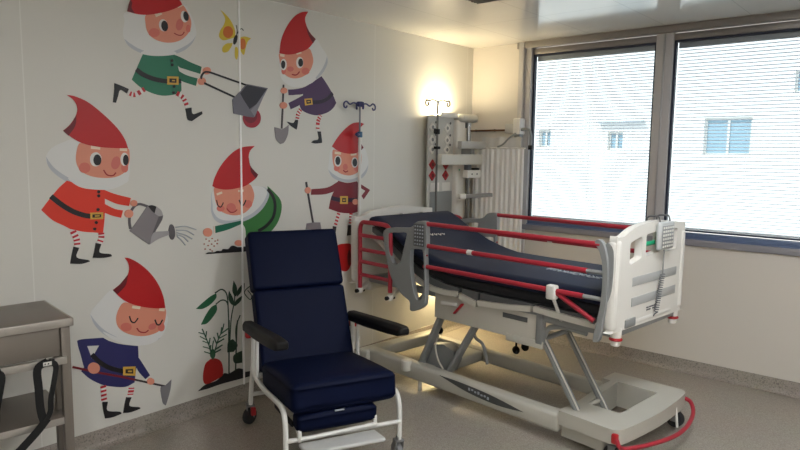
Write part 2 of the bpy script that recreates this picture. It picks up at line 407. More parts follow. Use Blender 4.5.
# control points of the printed pictures, in millimetres on the wall (along the wall, height)
MURAL = {
'A': [
('beard','beard','s',[(-3416,2455),(-3432,2399),(-3443,2346),(-3439,2304),(-3417,2270),(-3368,2244),(-3296,2230),(-3214,2237),(-3137,2256),(-3066,2290),(-3016,2336),(-2987,2388),(-2991,2439),(-3016,2497),(-3059,2552),(-3197,2512)]),
('beard','beardedge','s',[(-3439,2304,1),(-3417,2270),(-3368,2244),(-3296,2230),(-3214,2237),(-3137,2256),(-3066,2290),(-3016,2336),(-2987,2388,1),(-3020,2346),(-3075,2307),(-3145,2272),(-3218,2255),(-3292,2248),(-3359,2262),(-3405,2283)]),
('coat','green','s',[(-3332,2232,1),(-3361,2171),(-3402,2083,1),(-3349,2043),(-3285,2018),(-3219,2008),(-3150,2018),(-3109,2034),(-3094,2049,1),(-3096,2107),(-3111,2178),(-3132,2254,1),(-3234,2234)]),
('arm','greenl','s',[(-3150,2256,1),(-3098,2245),(-3032,2223),(-2951,2203,1),(-2962,2159,1),(-3060,2176),(-3113,2191)]),
('arm','greenl','s',[(-3120,2167,1),(-3061,2143),(-2980,2130,1),(-2995,2084,1),(-3069,2098),(-3115,2111,1)]),
('arm','cuff','s',[(-2953,2206,1),(-2941,2202,1),(-2952,2157,1),(-2964,2159,1)]),
('arm','cuff','s',[(-2983,2133,1),(-2970,2131,1),(-2984,2081,1),(-2996,2084,1)]),
('beard','beard','s',[(-3344,2239),(-3287,2265),(-3204,2272),(-3136,2273),(-3128,2257),(-3214,2237),(-3296,2230)]),
('face','skin','s',[(-3307,2454),(-3310,2404),(-3300,2361),(-3269,2332),(-3220,2318),(-3161,2320),(-3100,2340),(-3051,2379),(-3023,2426),(-3021,2473),(-3043,2516),(-3073,2550),(-3112,2529),(-3173,2498),(-3248,2470)]),
('face','blush','s',[(-3225,2368),(-3229,2356),(-3239,2346),(-3253,2339),(-3268,2337),(-3282,2340),(-3291,2347),(-3294,2358),(-3290,2369),(-3280,2380),(-3267,2387),(-3251,2389),(-3237,2386),(-3228,2379)]),
('face','blush','s',[(-3025,2422),(-3026,2411),(-3031,2402),(-3038,2397),(-3045,2396),(-3051,2399),(-3055,2407),(-3057,2417),(-3055,2427),(-3050,2436),(-3044,2442),(-3036,2443),(-3030,2439),(-3026,2432)]),
('face','nose','s',[(-3074,2434),(-3080,2418),(-3089,2406),(-3100,2399),(-3110,2399),(-3118,2406),(-3122,2418),(-3120,2434),(-3115,2449),(-3106,2461),(-3095,2468),(-3085,2468),(-3077,2461),(-3073,2449)]),
('face','mouth','k',[(-3135,2379),(-3108,2371),(-3083,2376),(-3067,2396)],5.5),
('eye','white','s',[(-3175,2421),(-3176,2405),(-3182,2391),(-3192,2382),(-3204,2379),(-3215,2382),(-3224,2392),(-3229,2406),(-3228,2421),(-3222,2435),(-3212,2444),(-3200,2448),(-3189,2444),(-3180,2435)]),
('eye','black','s',[(-3173,2417),(-3173,2403),(-3178,2391),(-3185,2383),(-3195,2381),(-3204,2384),(-3211,2393),(-3215,2405),(-3214,2418),(-3210,2430),(-3202,2438),(-3193,2441),(-3184,2437),(-3176,2429)]),
('eye','white','s',[(-3042,2493),(-3041,2479),(-3045,2465),(-3052,2456),(-3063,2452),(-3073,2455),(-3082,2464),(-3087,2477),(-3088,2492),(-3084,2505),(-3077,2515),(-3067,2518),(-3056,2515),(-3047,2507)]),
('eye','black','s',[(-3036,2496),(-3036,2484),(-3038,2473),(-3044,2465),(-3052,2462),(-3060,2465),(-3067,2473),(-3071,2483),(-3072,2495),(-3069,2506),(-3064,2514),(-3056,2517),(-3048,2514),(-3041,2506)]),
('eyebrow','cream','k',[(-3250,2460),(-3211,2482)],17.6),
('eyebrow','cream','k',[(-3109,2535),(-3079,2552)],16.2),
('hat','red','s',[(-3416,2455,1),(-3405,2497),(-3397,2520),(-3380,2567),(-3327,2628),(-3250,2670,1),(-3193,2659),(-3135,2622),(-3094,2577),(-3077,2553,1),(-3112,2529),(-3173,2498),(-3248,2470),(-3305,2455),(-3361,2450)]),
('hat','darkred','s',[(-3416,2455,1),(-3405,2497),(-3397,2520,1),(-3386,2508),(-3391,2478),(-3372,2452,1)]),
('belt','black','k',[(-3374,2143),(-3336,2119),(-3282,2102),(-3228,2095),(-3177,2095),(-3096,2104)],25.6),
('belt','gold','s',[(-3186,2123,1),(-3113,2128,1),(-3114,2080,1),(-3188,2075,1)]),
('belt','black','s',[(-3173,2112,1),(-3127,2115,1),(-3128,2090,1),(-3174,2088,1)]),
('belt','gold','k',[(-3157,2101),(-3137,2102)],7.5),
('coat','black','s',[(-3145,2218),(-3146,2215),(-3148,2211),(-3151,2209),(-3155,2209),(-3158,2210),(-3160,2213),(-3161,2216),(-3160,2220),(-3158,2223),(-3154,2225),(-3151,2226),(-3148,2224),(-3145,2222)]),
('coat','black','s',[(-3143,2194),(-3144,2190),(-3146,2187),(-3150,2185),(-3153,2184),(-3156,2186),(-3159,2188),(-3159,2192),(-3158,2195),(-3156,2199),(-3153,2201),(-3149,2201),(-3146,2200),(-3144,2197)]),
('coat','black','s',[(-3135,2069),(-3136,2065),(-3138,2062),(-3142,2060),(-3145,2059),(-3148,2061),(-3151,2064),(-3151,2067),(-3150,2071),(-3148,2074),(-3145,2076),(-3141,2076),(-3138,2075),(-3136,2072)]),
('coat','black','s',[(-3140,2032),(-3141,2028),(-3143,2025),(-3146,2023),(-3150,2023),(-3153,2024),(-3155,2027),(-3156,2030),(-3155,2034),(-3153,2037),(-3149,2039),(-3146,2039),(-3142,2038),(-3140,2035)]),
('leg','white','L',[(-3330,2036),(-3355,2018),(-3387,2000),(-3408,2002),(-3428,2011)],25.0,4),
('leg','white','L',[(-3127,2030),(-3090,2010),(-3072,1984),(-3058,1951)],26.6,4),
('boot','black','s',[(-3423,2029,1),(-3434,2004,1),(-3472,2020),(-3487,1982),(-3499,1947,1),(-3515,1949,1),(-3506,2010),(-3503,2054,1),(-3488,2050),(-3458,2041)]),
('boot','black','s',[(-3073,1942,1),(-3032,1951,1),(-3023,1912),(-2960,1932,1),(-2957,1916,1),(-3031,1869,1),(-3058,1877),(-3067,1916)]),
('hand','skin','s',[(-2891,2186),(-2894,2176),(-2902,2167),(-2914,2162),(-2926,2160),(-2937,2164),(-2945,2171),(-2948,2180),(-2945,2190),(-2937,2199),(-2925,2204),(-2913,2206),(-2901,2203),(-2894,2196)]),
('hand','skin','s',[(-2928,2118),(-2931,2108),(-2939,2100),(-2950,2094),(-2963,2093),(-2974,2096),(-2981,2104),(-2984,2113),(-2981,2123),(-2973,2132),(-2962,2137),(-2949,2138),(-2938,2135),(-2931,2128)]),
('wheelbarrow','black','k',[(-2891,2175),(-2622,2121)],11.0),
('wheelbarrow','black','k',[(-2942,2107),(-2721,2038)],11.5),
('wheelbarrow','black','k',[(-2963,2129),(-2952,2157),(-2930,2175),(-2891,2175)],11.0),
('wheelbarrow','wheel','s',[(-2514,1914),(-2521,1886),(-2542,1862),(-2571,1848),(-2602,1847),(-2630,1858),(-2649,1880),(-2656,1907),(-2648,1935),(-2629,1958),(-2600,1972),(-2569,1974),(-2540,1964),(-2521,1942)]),
('wheelbarrow','wheeld','s',[(-2544,1926),(-2550,1905),(-2565,1888),(-2586,1878),(-2610,1876),(-2631,1885),(-2645,1900),(-2650,1920),(-2644,1941),(-2630,1958),(-2608,1968),(-2585,1970),(-2564,1962),(-2549,1946)]),
('wheelbarrow','barrow','s',[(-2736,2020,1),(-2682,2073,1),(-2624,2129,1),(-2453,2117,1),(-2498,2048,1),(-2571,1915,1),(-2629,1918,1),(-2730,1932,1)]),
('wheelbarrow','barrowd','s',[(-2678,2064,1),(-2624,2123,1),(-2464,2111,1),(-2548,2005,1),(-2605,1968,1),(-2651,2024,1)]),
('wheelbarrow','barrowl','s',[(-2548,2005,1),(-2453,2117,1),(-2498,2045,1),(-2565,1918,1),(-2597,1959,1)]),
],
'B': [
('beard','beard','s',[(-3728,1739),(-3785,1723),(-3842,1693),(-3874,1647),(-3867,1601),(-3837,1560),(-3783,1518),(-3716,1487),(-3634,1469),(-3535,1469),(-3464,1498),(-3437,1536),(-3431,1612),(-3451,1697),(-3612,1715)]),
('beard','beardedge','s',[(-3874,1647,1),(-3867,1601),(-3837,1560),(-3783,1518),(-3716,1487),(-3634,1469),(-3535,1469),(-3464,1498,1),(-3547,1491),(-3633,1491),(-3709,1508),(-3776,1542),(-3830,1583),(-3858,1618)]),
('coat','redcoat','s',[(-3777,1521,1),(-3824,1478),(-3876,1416),(-3910,1372,1),(-3858,1316),(-3804,1283),(-3771,1262,1),(-3702,1241),(-3631,1230),(-3597,1221,1),(-3585,1304),(-3580,1378),(-3579,1464,1),(-3680,1492)]),
('arm','redcoat','s',[(-3591,1470,1),(-3524,1441),(-3428,1413,1),(-3439,1367,1),(-3513,1384),(-3581,1417,1)]),
('arm','redcoat','s',[(-3586,1390,1),(-3527,1357),(-3476,1344,1),(-3488,1302,1),(-3541,1318),(-3584,1338,1)]),
('arm','cuff','k',[(-3424,1416),(-3437,1365)],12.0),
('arm','cuff','k',[(-3472,1347),(-3486,1301)],11.5),
('beard','beard','s',[(-3771,1536),(-3668,1504),(-3534,1500),(-3457,1530),(-3445,1508),(-3535,1469),(-3634,1469),(-3716,1487)]),
('face','skin','s',[(-3704,1719),(-3722,1671),(-3725,1618),(-3706,1576),(-3661,1546),(-3595,1532),(-3521,1534),(-3462,1561),(-3435,1612),(-3429,1662),(-3438,1697),(-3489,1696),(-3589,1700),(-3672,1714)]),
('face','blush','s',[(-3652,1588),(-3655,1575),(-3664,1565),(-3677,1560),(-3690,1560),(-3702,1566),(-3710,1576),(-3713,1588),(-3709,1601),(-3700,1611),(-3688,1616),(-3675,1616),(-3663,1611),(-3654,1600)]),
('face','blush','s',[(-3441,1586),(-3443,1574),(-3449,1565),(-3458,1560),(-3467,1560),(-3475,1565),(-3480,1575),(-3482,1587),(-3479,1599),(-3473,1608),(-3465,1613),(-3456,1613),(-3448,1608),(-3442,1598)]),
('face','nose','s',[(-3487,1608),(-3494,1593),(-3505,1582),(-3517,1578),(-3527,1581),(-3535,1590),(-3538,1604),(-3535,1621),(-3528,1636),(-3518,1646),(-3506,1651),(-3495,1648),(-3488,1638),(-3485,1624)]),
('face','mouth','k',[(-3581,1575),(-3562,1548),(-3530,1544),(-3512,1560)],7.0),
('eye','white','s',[(-3590,1634),(-3594,1617),(-3603,1603),(-3616,1596),(-3630,1596),(-3642,1603),(-3650,1617),(-3652,1634),(-3649,1650),(-3640,1664),(-3627,1671),(-3613,1672),(-3601,1664),(-3592,1651)]),
('eye','black','s',[(-3591,1630),(-3594,1617),(-3600,1606),(-3609,1601),(-3619,1601),(-3627,1606),(-3633,1617),(-3635,1630),(-3632,1643),(-3626,1654),(-3617,1660),(-3607,1660),(-3599,1654),(-3593,1643)]),
('eye','white','s',[(-3438,1634),(-3441,1618),(-3448,1605),(-3457,1598),(-3467,1598),(-3476,1605),(-3482,1618),(-3484,1634),(-3481,1650),(-3474,1663),(-3465,1671),(-3455,1671),(-3445,1664),(-3439,1651)]),
('eye','black','s',[(-3437,1631),(-3439,1617),(-3444,1607),(-3451,1601),(-3458,1601),(-3465,1607),(-3469,1617),(-3470,1630),(-3468,1643),(-3463,1654),(-3456,1660),(-3449,1660),(-3442,1654),(-3438,1644)]),
('eyebrow','cream','k',[(-3645,1699),(-3595,1695)],17.0),
('eyebrow','cream','k',[(-3486,1691),(-3444,1689)],17.5),
('hat','red','s',[(-3758,1970,1),(-3719,1966),(-3651,1940),(-3570,1879),(-3498,1810),(-3456,1749),(-3438,1697,1),(-3489,1696),(-3589,1700),(-3672,1714),(-3728,1739),(-3785,1783,1),(-3748,1817),(-3717,1865),(-3708,1907),(-3725,1946)]),
('hat','darkred','s',[(-3785,1783,1),(-3748,1815),(-3714,1869,1),(-3719,1824),(-3732,1794),(-3759,1758,1)]),
('belt','black','k',[(-3860,1441),(-3811,1396),(-3756,1357),(-3699,1332),(-3657,1323)],27.0),
('belt','gold','s',[(-3663,1343,1),(-3592,1341,1),(-3594,1303,1),(-3664,1306,1)]),
('belt','black','s',[(-3652,1333,1),(-3604,1331,1),(-3605,1314,1),(-3653,1315,1)]),
('belt','gold','k',[(-3639,1323),(-3613,1323)],7.0),
('coat','black','s',[(-3604,1455),(-3605,1452),(-3607,1449),(-3611,1447),(-3615,1447),(-3618,1449),(-3620,1452),(-3621,1456),(-3620,1460),(-3618,1463),(-3614,1464),(-3610,1464),(-3607,1462),(-3605,1459)]),
('coat','black','s',[(-3605,1433),(-3606,1430),(-3608,1427),(-3612,1425),(-3616,1425),(-3619,1427),(-3621,1430),(-3622,1434),(-3621,1438),(-3618,1441),(-3615,1442),(-3611,1442),(-3608,1440),(-3606,1437)]),
('coat','black','s',[(-3611,1357),(-3612,1354),(-3615,1351),(-3618,1349),(-3622,1349),(-3625,1351),(-3628,1354),(-3628,1358),(-3627,1362),(-3625,1365),(-3622,1366),(-3618,1366),(-3614,1364),(-3612,1361)]),
('coat','black','s',[(-3624,1286),(-3625,1283),(-3627,1280),(-3631,1278),(-3635,1279),(-3638,1281),(-3640,1284),(-3641,1288),(-3640,1291),(-3637,1294),(-3634,1296),(-3630,1295),(-3627,1293),(-3625,1290)]),
('coat','black','s',[(-3634,1251),(-3635,1248),(-3637,1245),(-3641,1243),(-3644,1244),(-3648,1246),(-3650,1249),(-3651,1253),(-3650,1256),(-3647,1259),(-3644,1260),(-3640,1260),(-3637,1258),(-3634,1255)]),
('leg','white','L',[(-3758,1249),(-3741,1205),(-3738,1163)],30.5,4),
('leg','white','L',[(-3607,1228),(-3608,1199),(-3621,1166)],30.1,3),
('boot','black','s',[(-3758,1165,1),(-3730,1156,1),(-3745,1106),(-3683,1083),(-3677,1074,1),(-3721,1067),(-3779,1075,1),(-3770,1118)]),
('boot','black','s',[(-3639,1174,1),(-3610,1165,1),(-3621,1119),(-3562,1103),(-3554,1089,1),(-3600,1086),(-3659,1093,1),(-3649,1129)]),
('watering_can','cand','k',[(-3440,1236),(-3445,1281),(-3438,1326),(-3412,1365),(-3379,1376),(-3332,1360)],14.0),
('watering_can','can','s',[(-3332,1365,1),(-3238,1301,1),(-3330,1134,1),(-3447,1225,1),(-3406,1269)]),
('watering_can','cand','s',[(-3238,1301,1),(-3247,1272),(-3293,1205,1),(-3317,1180,1),(-3264,1301,1)]),
('watering_can','black','s',[(-3332,1363,1),(-3305,1366),(-3279,1357,1),(-3292,1317,1),(-3312,1336,1)]),
('watering_can','canl','s',[(-3279,1357,1),(-3250,1333),(-3238,1301,1),(-3264,1298),(-3292,1317,1)]),
('watering_can','canl','s',[(-3317,1180,1),(-3298,1204),(-3249,1206),(-3204,1205,1),(-3199,1182,1),(-3268,1164),(-3325,1136,1)]),
('watering_can','cand','s',[(-3163,1195),(-3164,1175),(-3170,1158),(-3178,1150),(-3187,1150),(-3195,1159),(-3201,1176),(-3204,1197),(-3202,1217),(-3197,1234),(-3189,1243),(-3180,1242),(-3172,1233),(-3166,1216)]),
('water_spray','water','k',[(-3157,1223),(-3094,1225),(-3018,1198)],6.0),
('water_spray','water','k',[(-3152,1205),(-3084,1196),(-3034,1166)],6.0),
('water_spray','water','k',[(-3150,1189),(-3096,1171),(-3048,1142)],6.5),
('water_spray','water','k',[(-3148,1166),(-3123,1143),(-3095,1107)],5.5),
('water_spray','water','k',[(-3150,1176),(-3107,1159),(-3075,1129)],6.0),
('hand','skin','s',[(-3396,1383),(-3398,1375),(-3404,1369),(-3412,1366),(-3421,1366),(-3429,1370),(-3435,1377),(-3436,1385),(-3434,1392),(-3428,1398),(-3420,1401),(-3411,1401),(-3403,1397),(-3397,1391)]),
('hand','skin','s',[(-3422,1323),(-3425,1313),(-3432,1305),(-3443,1301),(-3454,1302),(-3464,1307),(-3471,1316),(-3473,1326),(-3470,1336),(-3463,1343),(-3453,1347),(-3441,1347),(-3431,1342),(-3424,1333)]),
],
'C': [
('beard','beard','s',[(-3555,895),(-3622,849),(-3673,800),(-3685,769),(-3665,719),(-3629,666),(-3579,621),(-3511,576),(-3428,542),(-3342,533),(-3277,556),(-3236,610),(-3227,695),(-3322,762),(-3467,834)]),
('beard','beardedge','s',[(-3685,780,1),(-3665,719),(-3629,666),(-3579,621),(-3511,576),(-3428,542),(-3342,533),(-3270,557,1),(-3341,552),(-3428,564),(-3505,595),(-3567,637),(-3617,681),(-3654,728)]),
('coat','navy','s',[(-3608,617,1),(-3523,573),(-3416,537,1),(-3417,452),(-3433,395),(-3445,322,1),(-3497,311),(-3555,325),(-3629,357),(-3699,411),(-3746,468,1),(-3706,511,1),(-3678,538),(-3643,590,1)]),
('arm','navy','s',[(-3758,627),(-3744,647),(-3619,631,1),(-3591,609,1),(-3637,590,1),(-3708,603,1),(-3694,557,1),(-3680,498,1),(-3708,469,1),(-3729,488),(-3743,554)]),
('arm','navy','s',[(-3436,493,1),(-3413,463),(-3348,341,1),(-3378,324,1),(-3421,386),(-3434,432,1)]),
('beard','beard','s',[(-3617,666),(-3522,606),(-3415,573),(-3302,567),(-3290,552),(-3342,533),(-3428,542),(-3511,576),(-3579,621)]),
('face','skin','s',[(-3485,812),(-3521,785),(-3541,730),(-3531,675),(-3486,630),(-3414,597),(-3340,588),(-3275,605),(-3241,661),(-3238,732),(-3297,743),(-3396,775)]),
('face','blush','s',[(-3451,659),(-3455,648),(-3464,641),(-3478,639),(-3493,642),(-3506,650),(-3514,660),(-3517,672),(-3514,683),(-3504,690),(-3491,692),(-3476,690),(-3463,682),(-3454,671)]),
('face','blush','s',[(-3245,618),(-3248,606),(-3254,598),(-3264,595),(-3274,597),(-3283,604),(-3290,615),(-3291,627),(-3289,638),(-3282,646),(-3273,650),(-3262,648),(-3253,641),(-3247,630)]),
('face','nose','s',[(-3297,643),(-3297,635),(-3301,627),(-3310,621),(-3321,618),(-3333,619),(-3343,623),(-3349,631),(-3349,639),(-3345,647),(-3336,653),(-3325,656),(-3313,655),(-3303,651)]),
('face','mouth','k',[(-3421,647),(-3404,622),(-3371,610),(-3349,620)],7.0),
('eye','black','k',[(-3463,727),(-3453,694),(-3433,683),(-3411,705)],8.1),
('eye','black','k',[(-3307,676),(-3296,646),(-3278,640),(-3258,666)],9.1),
('eyebrow','cream','k',[(-3445,778),(-3396,764)],16.6),
('eyebrow','cream','k',[(-3278,734),(-3243,724)],17.6),
('hat','red','s',[(-3480,1073,1),(-3447,1064),(-3388,1024),(-3328,963),(-3280,889),(-3250,811),(-3238,735,1),(-3297,743),(-3372,764),(-3444,795),(-3502,834),(-3555,895,1),(-3511,923),(-3468,964),(-3455,1009),(-3462,1045)]),
('hat','darkred','s',[(-3555,895,1),(-3511,923),(-3462,973,1),(-3476,918),(-3498,892),(-3531,866,1)]),
('belt','black','k',[(-3685,549),(-3641,492),(-3586,446),(-3508,406)],24.8),
('hoe','tool','k',[(-3790,504),(-3665,442),(-3530,381),(-3441,338)],11.7),
('hoe','tooldk','k',[(-3441,338),(-3247,243)],11.2),
('hoe','tooll','s',[(-3211,277,1),(-3221,213),(-3250,131),(-3259,128,1),(-3273,151),(-3284,243),(-3253,250,1)]),
('belt','gold','s',[(-3511,434,1),(-3437,418,1),(-3439,362,1),(-3513,384,1)]),
('belt','black','s',[(-3498,417,1),(-3452,407,1),(-3453,379,1),(-3499,392,1)]),
('belt','gold','k',[(-3484,401),(-3460,394)],8.8),
('hand','skin','s',[(-3644,460),(-3648,447),(-3658,438),(-3671,436),(-3686,439),(-3699,449),(-3707,462),(-3710,477),(-3706,490),(-3697,499),(-3683,502),(-3669,498),(-3656,489),(-3647,475)]),
('hand','skin','s',[(-3323,297),(-3326,288),(-3333,283),(-3342,281),(-3352,284),(-3361,290),(-3367,299),(-3369,309),(-3366,318),(-3360,323),(-3351,325),(-3341,322),(-3332,316),(-3325,307)]),
('leg','white','L',[(-3629,353),(-3627,256)],30.0,4),
('leg','white','L',[(-3465,296),(-3477,242)],32.6,3),
('boot','black','s',[(-3639,262,1),(-3607,252,1),(-3611,201),(-3540,172),(-3531,157,1),(-3585,153),(-3626,159,1),(-3635,211)]),
('boot','black','s',[(-3499,248,1),(-3468,239,1),(-3482,191),(-3422,164),(-3418,153,1),(-3478,150),(-3520,159,1),(-3510,209)]),
],
'D': [
('coat','greend','s',[(-2459,1455,1),(-2404,1411),(-2352,1360),(-2337,1303),(-2357,1226),(-2406,1159),(-2510,1084,1),(-2642,1096,1),(-2649,1178),(-2680,1228),(-2591,1249),(-2508,1305),(-2464,1379)]),
('beard','beardedge','s',[(-2882,1441),(-2904,1346),(-2903,1295),(-2871,1241),(-2805,1217),(-2704,1216),(-2591,1245),(-2499,1305),(-2447,1385),(-2464,1434),(-2539,1457),(-2684,1448)]),
('beard','beard','s',[(-2882,1441),(-2895,1346),(-2889,1300),(-2856,1260),(-2796,1239),(-2704,1239),(-2599,1270),(-2516,1326),(-2468,1393),(-2476,1434),(-2539,1457),(-2684,1448)]),
('face','skin','s',[(-2876,1460),(-2879,1396),(-2862,1338),(-2826,1297),(-2750,1271),(-2671,1274),(-2607,1311),(-2573,1377),(-2580,1431),(-2612,1472),(-2684,1461),(-2777,1451)]),
('face','blush','s',[(-2806,1318),(-2809,1310),(-2818,1304),(-2830,1301),(-2843,1301),(-2855,1306),(-2863,1313),(-2866,1322),(-2863,1330),(-2855,1336),(-2843,1339),(-2829,1339),(-2817,1334),(-2809,1327)]),
('face','blush','s',[(-2590,1337),(-2593,1325),(-2603,1316),(-2616,1312),(-2630,1313),(-2643,1318),(-2652,1328),(-2654,1340),(-2651,1351),(-2642,1360),(-2629,1365),(-2615,1364),(-2602,1359),(-2593,1349)]),
('face','nose','s',[(-2720,1317),(-2724,1303),(-2734,1292),(-2749,1286),(-2766,1287),(-2780,1295),(-2790,1307),(-2793,1321),(-2790,1335),(-2779,1346),(-2764,1351),(-2748,1350),(-2733,1343),(-2723,1331)]),
('face','mouth','k',[(-2791,1318),(-2765,1293),(-2734,1291),(-2710,1306)],6.5),
('eye','black','k',[(-2866,1376),(-2855,1340),(-2834,1330),(-2815,1358)],7.5),
('eye','black','k',[(-2694,1369),(-2678,1338),(-2659,1334),(-2640,1366)],9.0),
('eyebrow','cream','k',[(-2864,1412),(-2823,1423)],14.0),
('eyebrow','cream','k',[(-2700,1428),(-2657,1430)],14.0),
('hat','red','s',[(-2894,1467,1),(-2875,1522),(-2830,1594),(-2768,1658),(-2706,1700),(-2643,1720),(-2563,1726,1),(-2601,1694),(-2614,1650),(-2602,1597),(-2570,1561),(-2538,1534,1),(-2560,1507),(-2626,1468),(-2679,1452),(-2762,1441),(-2823,1443),(-2872,1455)]),
('hat','darkred','s',[(-2614,1650,1),(-2602,1597),(-2570,1561),(-2538,1534,1),(-2560,1509,1),(-2598,1552,1)]),
('belt','black','k',[(-2459,1434),(-2413,1377),(-2396,1313),(-2414,1237),(-2475,1179),(-2543,1149)],23.0),
('arm','greenl','s',[(-2680,1231,1),(-2789,1219),(-2887,1208,1),(-2884,1163,1),(-2782,1179),(-2673,1210,1)]),
('arm','cuff','k',[(-2887,1211),(-2884,1161)],9.5),
('hand','skin','s',[(-2902,1171),(-2905,1159),(-2915,1149),(-2928,1145),(-2943,1147),(-2956,1153),(-2965,1164),(-2968,1176),(-2965,1188),(-2955,1197),(-2942,1201),(-2927,1200),(-2914,1194),(-2905,1183)]),
('hand','skin','s',[(-2671,1079),(-2674,1070),(-2683,1064),(-2696,1062),(-2710,1063),(-2722,1068),(-2731,1076),(-2734,1085),(-2731,1093),(-2722,1100),(-2709,1102),(-2695,1101),(-2682,1096),(-2674,1088)]),
('seeds','seed','s',[(-2942,1131),(-2943,1129),(-2944,1128),(-2946,1127),(-2948,1127),(-2950,1128),(-2951,1130),(-2952,1132),(-2951,1134),(-2950,1135),(-2948,1136),(-2946,1135),(-2944,1134),(-2943,1133)]),
('seeds','seed','s',[(-2921,1116),(-2921,1114),(-2923,1113),(-2925,1112),(-2927,1113),(-2929,1114),(-2930,1115),(-2930,1117),(-2930,1119),(-2928,1120),(-2926,1121),(-2924,1121),(-2922,1120),(-2921,1118)]),
('seeds','seed','s',[(-2899,1130),(-2899,1128),(-2900,1127),(-2902,1126),(-2904,1127),(-2906,1128),(-2908,1129),(-2908,1131),(-2908,1133),(-2906,1134),(-2904,1135),(-2902,1135),(-2900,1134),(-2899,1132)]),
('seeds','seed','s',[(-2877,1112),(-2877,1110),(-2879,1109),(-2881,1108),(-2883,1108),(-2885,1109),(-2886,1111),(-2886,1113),(-2886,1115),(-2884,1116),(-2883,1117),(-2880,1116),(-2879,1115),(-2877,1114)]),
('seeds','seed','s',[(-2957,1100),(-2958,1099),(-2959,1097),(-2961,1097),(-2963,1097),(-2965,1098),(-2966,1099),(-2967,1101),(-2966,1103),(-2965,1104),(-2963,1105),(-2961,1105),(-2959,1104),(-2958,1102)]),
('seeds','seed','s',[(-2929,1088),(-2929,1086),(-2931,1085),(-2932,1084),(-2935,1084),(-2936,1085),(-2938,1087),(-2938,1089),(-2938,1091),(-2936,1092),(-2934,1092),(-2932,1092),(-2930,1091),(-2929,1090)]),
('seeds','seed','s',[(-2903,1095),(-2903,1093),(-2905,1092),(-2907,1091),(-2909,1091),(-2911,1092),(-2912,1094),(-2912,1096),(-2912,1098),(-2911,1099),(-2909,1100),(-2907,1099),(-2905,1098),(-2903,1097)]),
('seeds','seed','s',[(-2885,1080),(-2885,1078),(-2887,1077),(-2889,1076),(-2891,1077),(-2893,1078),(-2894,1079),(-2894,1081),(-2894,1083),(-2893,1084),(-2891,1085),(-2888,1085),(-2887,1084),(-2885,1082)]),
('seeds','seed','s',[(-2858,1117),(-2859,1115),(-2860,1114),(-2862,1113),(-2864,1113),(-2866,1114),(-2867,1116),(-2868,1118),(-2867,1119),(-2866,1121),(-2864,1121),(-2862,1121),(-2860,1120),(-2859,1119)]),
('seeds','seed','s',[(-2951,1068),(-2951,1066),(-2953,1064),(-2955,1064),(-2957,1064),(-2959,1065),(-2960,1067),(-2960,1069),(-2960,1070),(-2958,1072),(-2957,1072),(-2954,1072),(-2953,1071),(-2951,1069)]),
('seeds','seed','s',[(-2915,1061),(-2915,1059),(-2917,1057),(-2918,1057),(-2921,1057),(-2922,1058),(-2924,1060),(-2924,1062),(-2924,1063),(-2922,1065),(-2920,1065),(-2918,1065),(-2916,1064),(-2915,1062)]),
('seeds','seed','s',[(-2900,1049),(-2901,1047),(-2902,1046),(-2904,1046),(-2906,1046),(-2908,1047),(-2909,1048),(-2910,1050),(-2909,1052),(-2908,1053),(-2906,1054),(-2904,1054),(-2902,1053),(-2901,1051)]),
('seeds','seed','s',[(-2862,1094),(-2863,1092),(-2864,1091),(-2866,1090),(-2868,1091),(-2870,1092),(-2871,1093),(-2872,1095),(-2871,1097),(-2870,1098),(-2868,1099),(-2866,1099),(-2864,1098),(-2863,1096)]),
('soil','black','s',[(-2953,1036,1),(-2934,1044),(-2891,1040),(-2868,1047),(-2838,1043),(-2823,1055),(-2785,1050),(-2761,1068),(-2738,1067),(-2707,1055),(-2627,1054,1),(-2611,1018,1),(-2770,1025)]),
],
'E': [
('beard','beard','s',[(-2023,2503),(-1955,2449),(-1905,2398),(-1900,2348),(-1935,2286),(-1984,2238),(-2071,2180),(-2184,2145),(-2274,2154),(-2335,2196),(-2349,2276),(-2349,2357),(-2164,2407)]),
('beard','beardedge','s',[(-1905,2398,1),(-1900,2348),(-1935,2286),(-1984,2238),(-2071,2180,1),(-2004,2243),(-1955,2298),(-1922,2352)]),
('coat','purple','s',[(-1961,2246,1),(-1917,2205),(-1853,2132),(-1811,2063,1),(-1844,2021),(-1907,1984),(-2005,1960),(-2090,1968),(-2149,1989),(-2170,2019,1),(-2140,2072),(-2132,2116),(-2064,2185,1)]),
('arm','purple','s',[(-2275,2123,1),(-2206,2132),(-2123,2154),(-2047,2195,1),(-2124,2111),(-2206,2092),(-2270,2084,1)]),
('arm','purple','s',[(-2271,2031,1),(-2206,2061),(-2132,2097,1),(-2124,2067),(-2165,2026),(-2252,1988,1)]),
('beard','beard','s',[(-2291,2187),(-2183,2197),(-2052,2224),(-2013,2221),(-2071,2180),(-2184,2145),(-2274,2154)]),
('face','skin','s',[(-2349,2358),(-2347,2313),(-2335,2261),(-2301,2222),(-2238,2204),(-2156,2218),(-2081,2263),(-2042,2336),(-2055,2398),(-2089,2428),(-2188,2383),(-2268,2362)]),
('face','blush','s',[(-2078,2270),(-2081,2258),(-2092,2249),(-2107,2242),(-2123,2241),(-2137,2244),(-2148,2252),(-2151,2262),(-2147,2273),(-2137,2283),(-2123,2289),(-2106,2291),(-2092,2288),(-2081,2280)]),
('face','blush','s',[(-2294,2247),(-2296,2237),(-2302,2229),(-2309,2224),(-2317,2223),(-2325,2227),(-2330,2234),(-2332,2243),(-2330,2252),(-2325,2261),(-2317,2266),(-2309,2266),(-2301,2263),(-2296,2256)]),
('face','nose','s',[(-2224,2269),(-2227,2261),(-2235,2253),(-2247,2249),(-2260,2247),(-2271,2250),(-2279,2255),(-2282,2263),(-2279,2271),(-2271,2278),(-2259,2283),(-2247,2284),(-2235,2282),(-2227,2277)]),
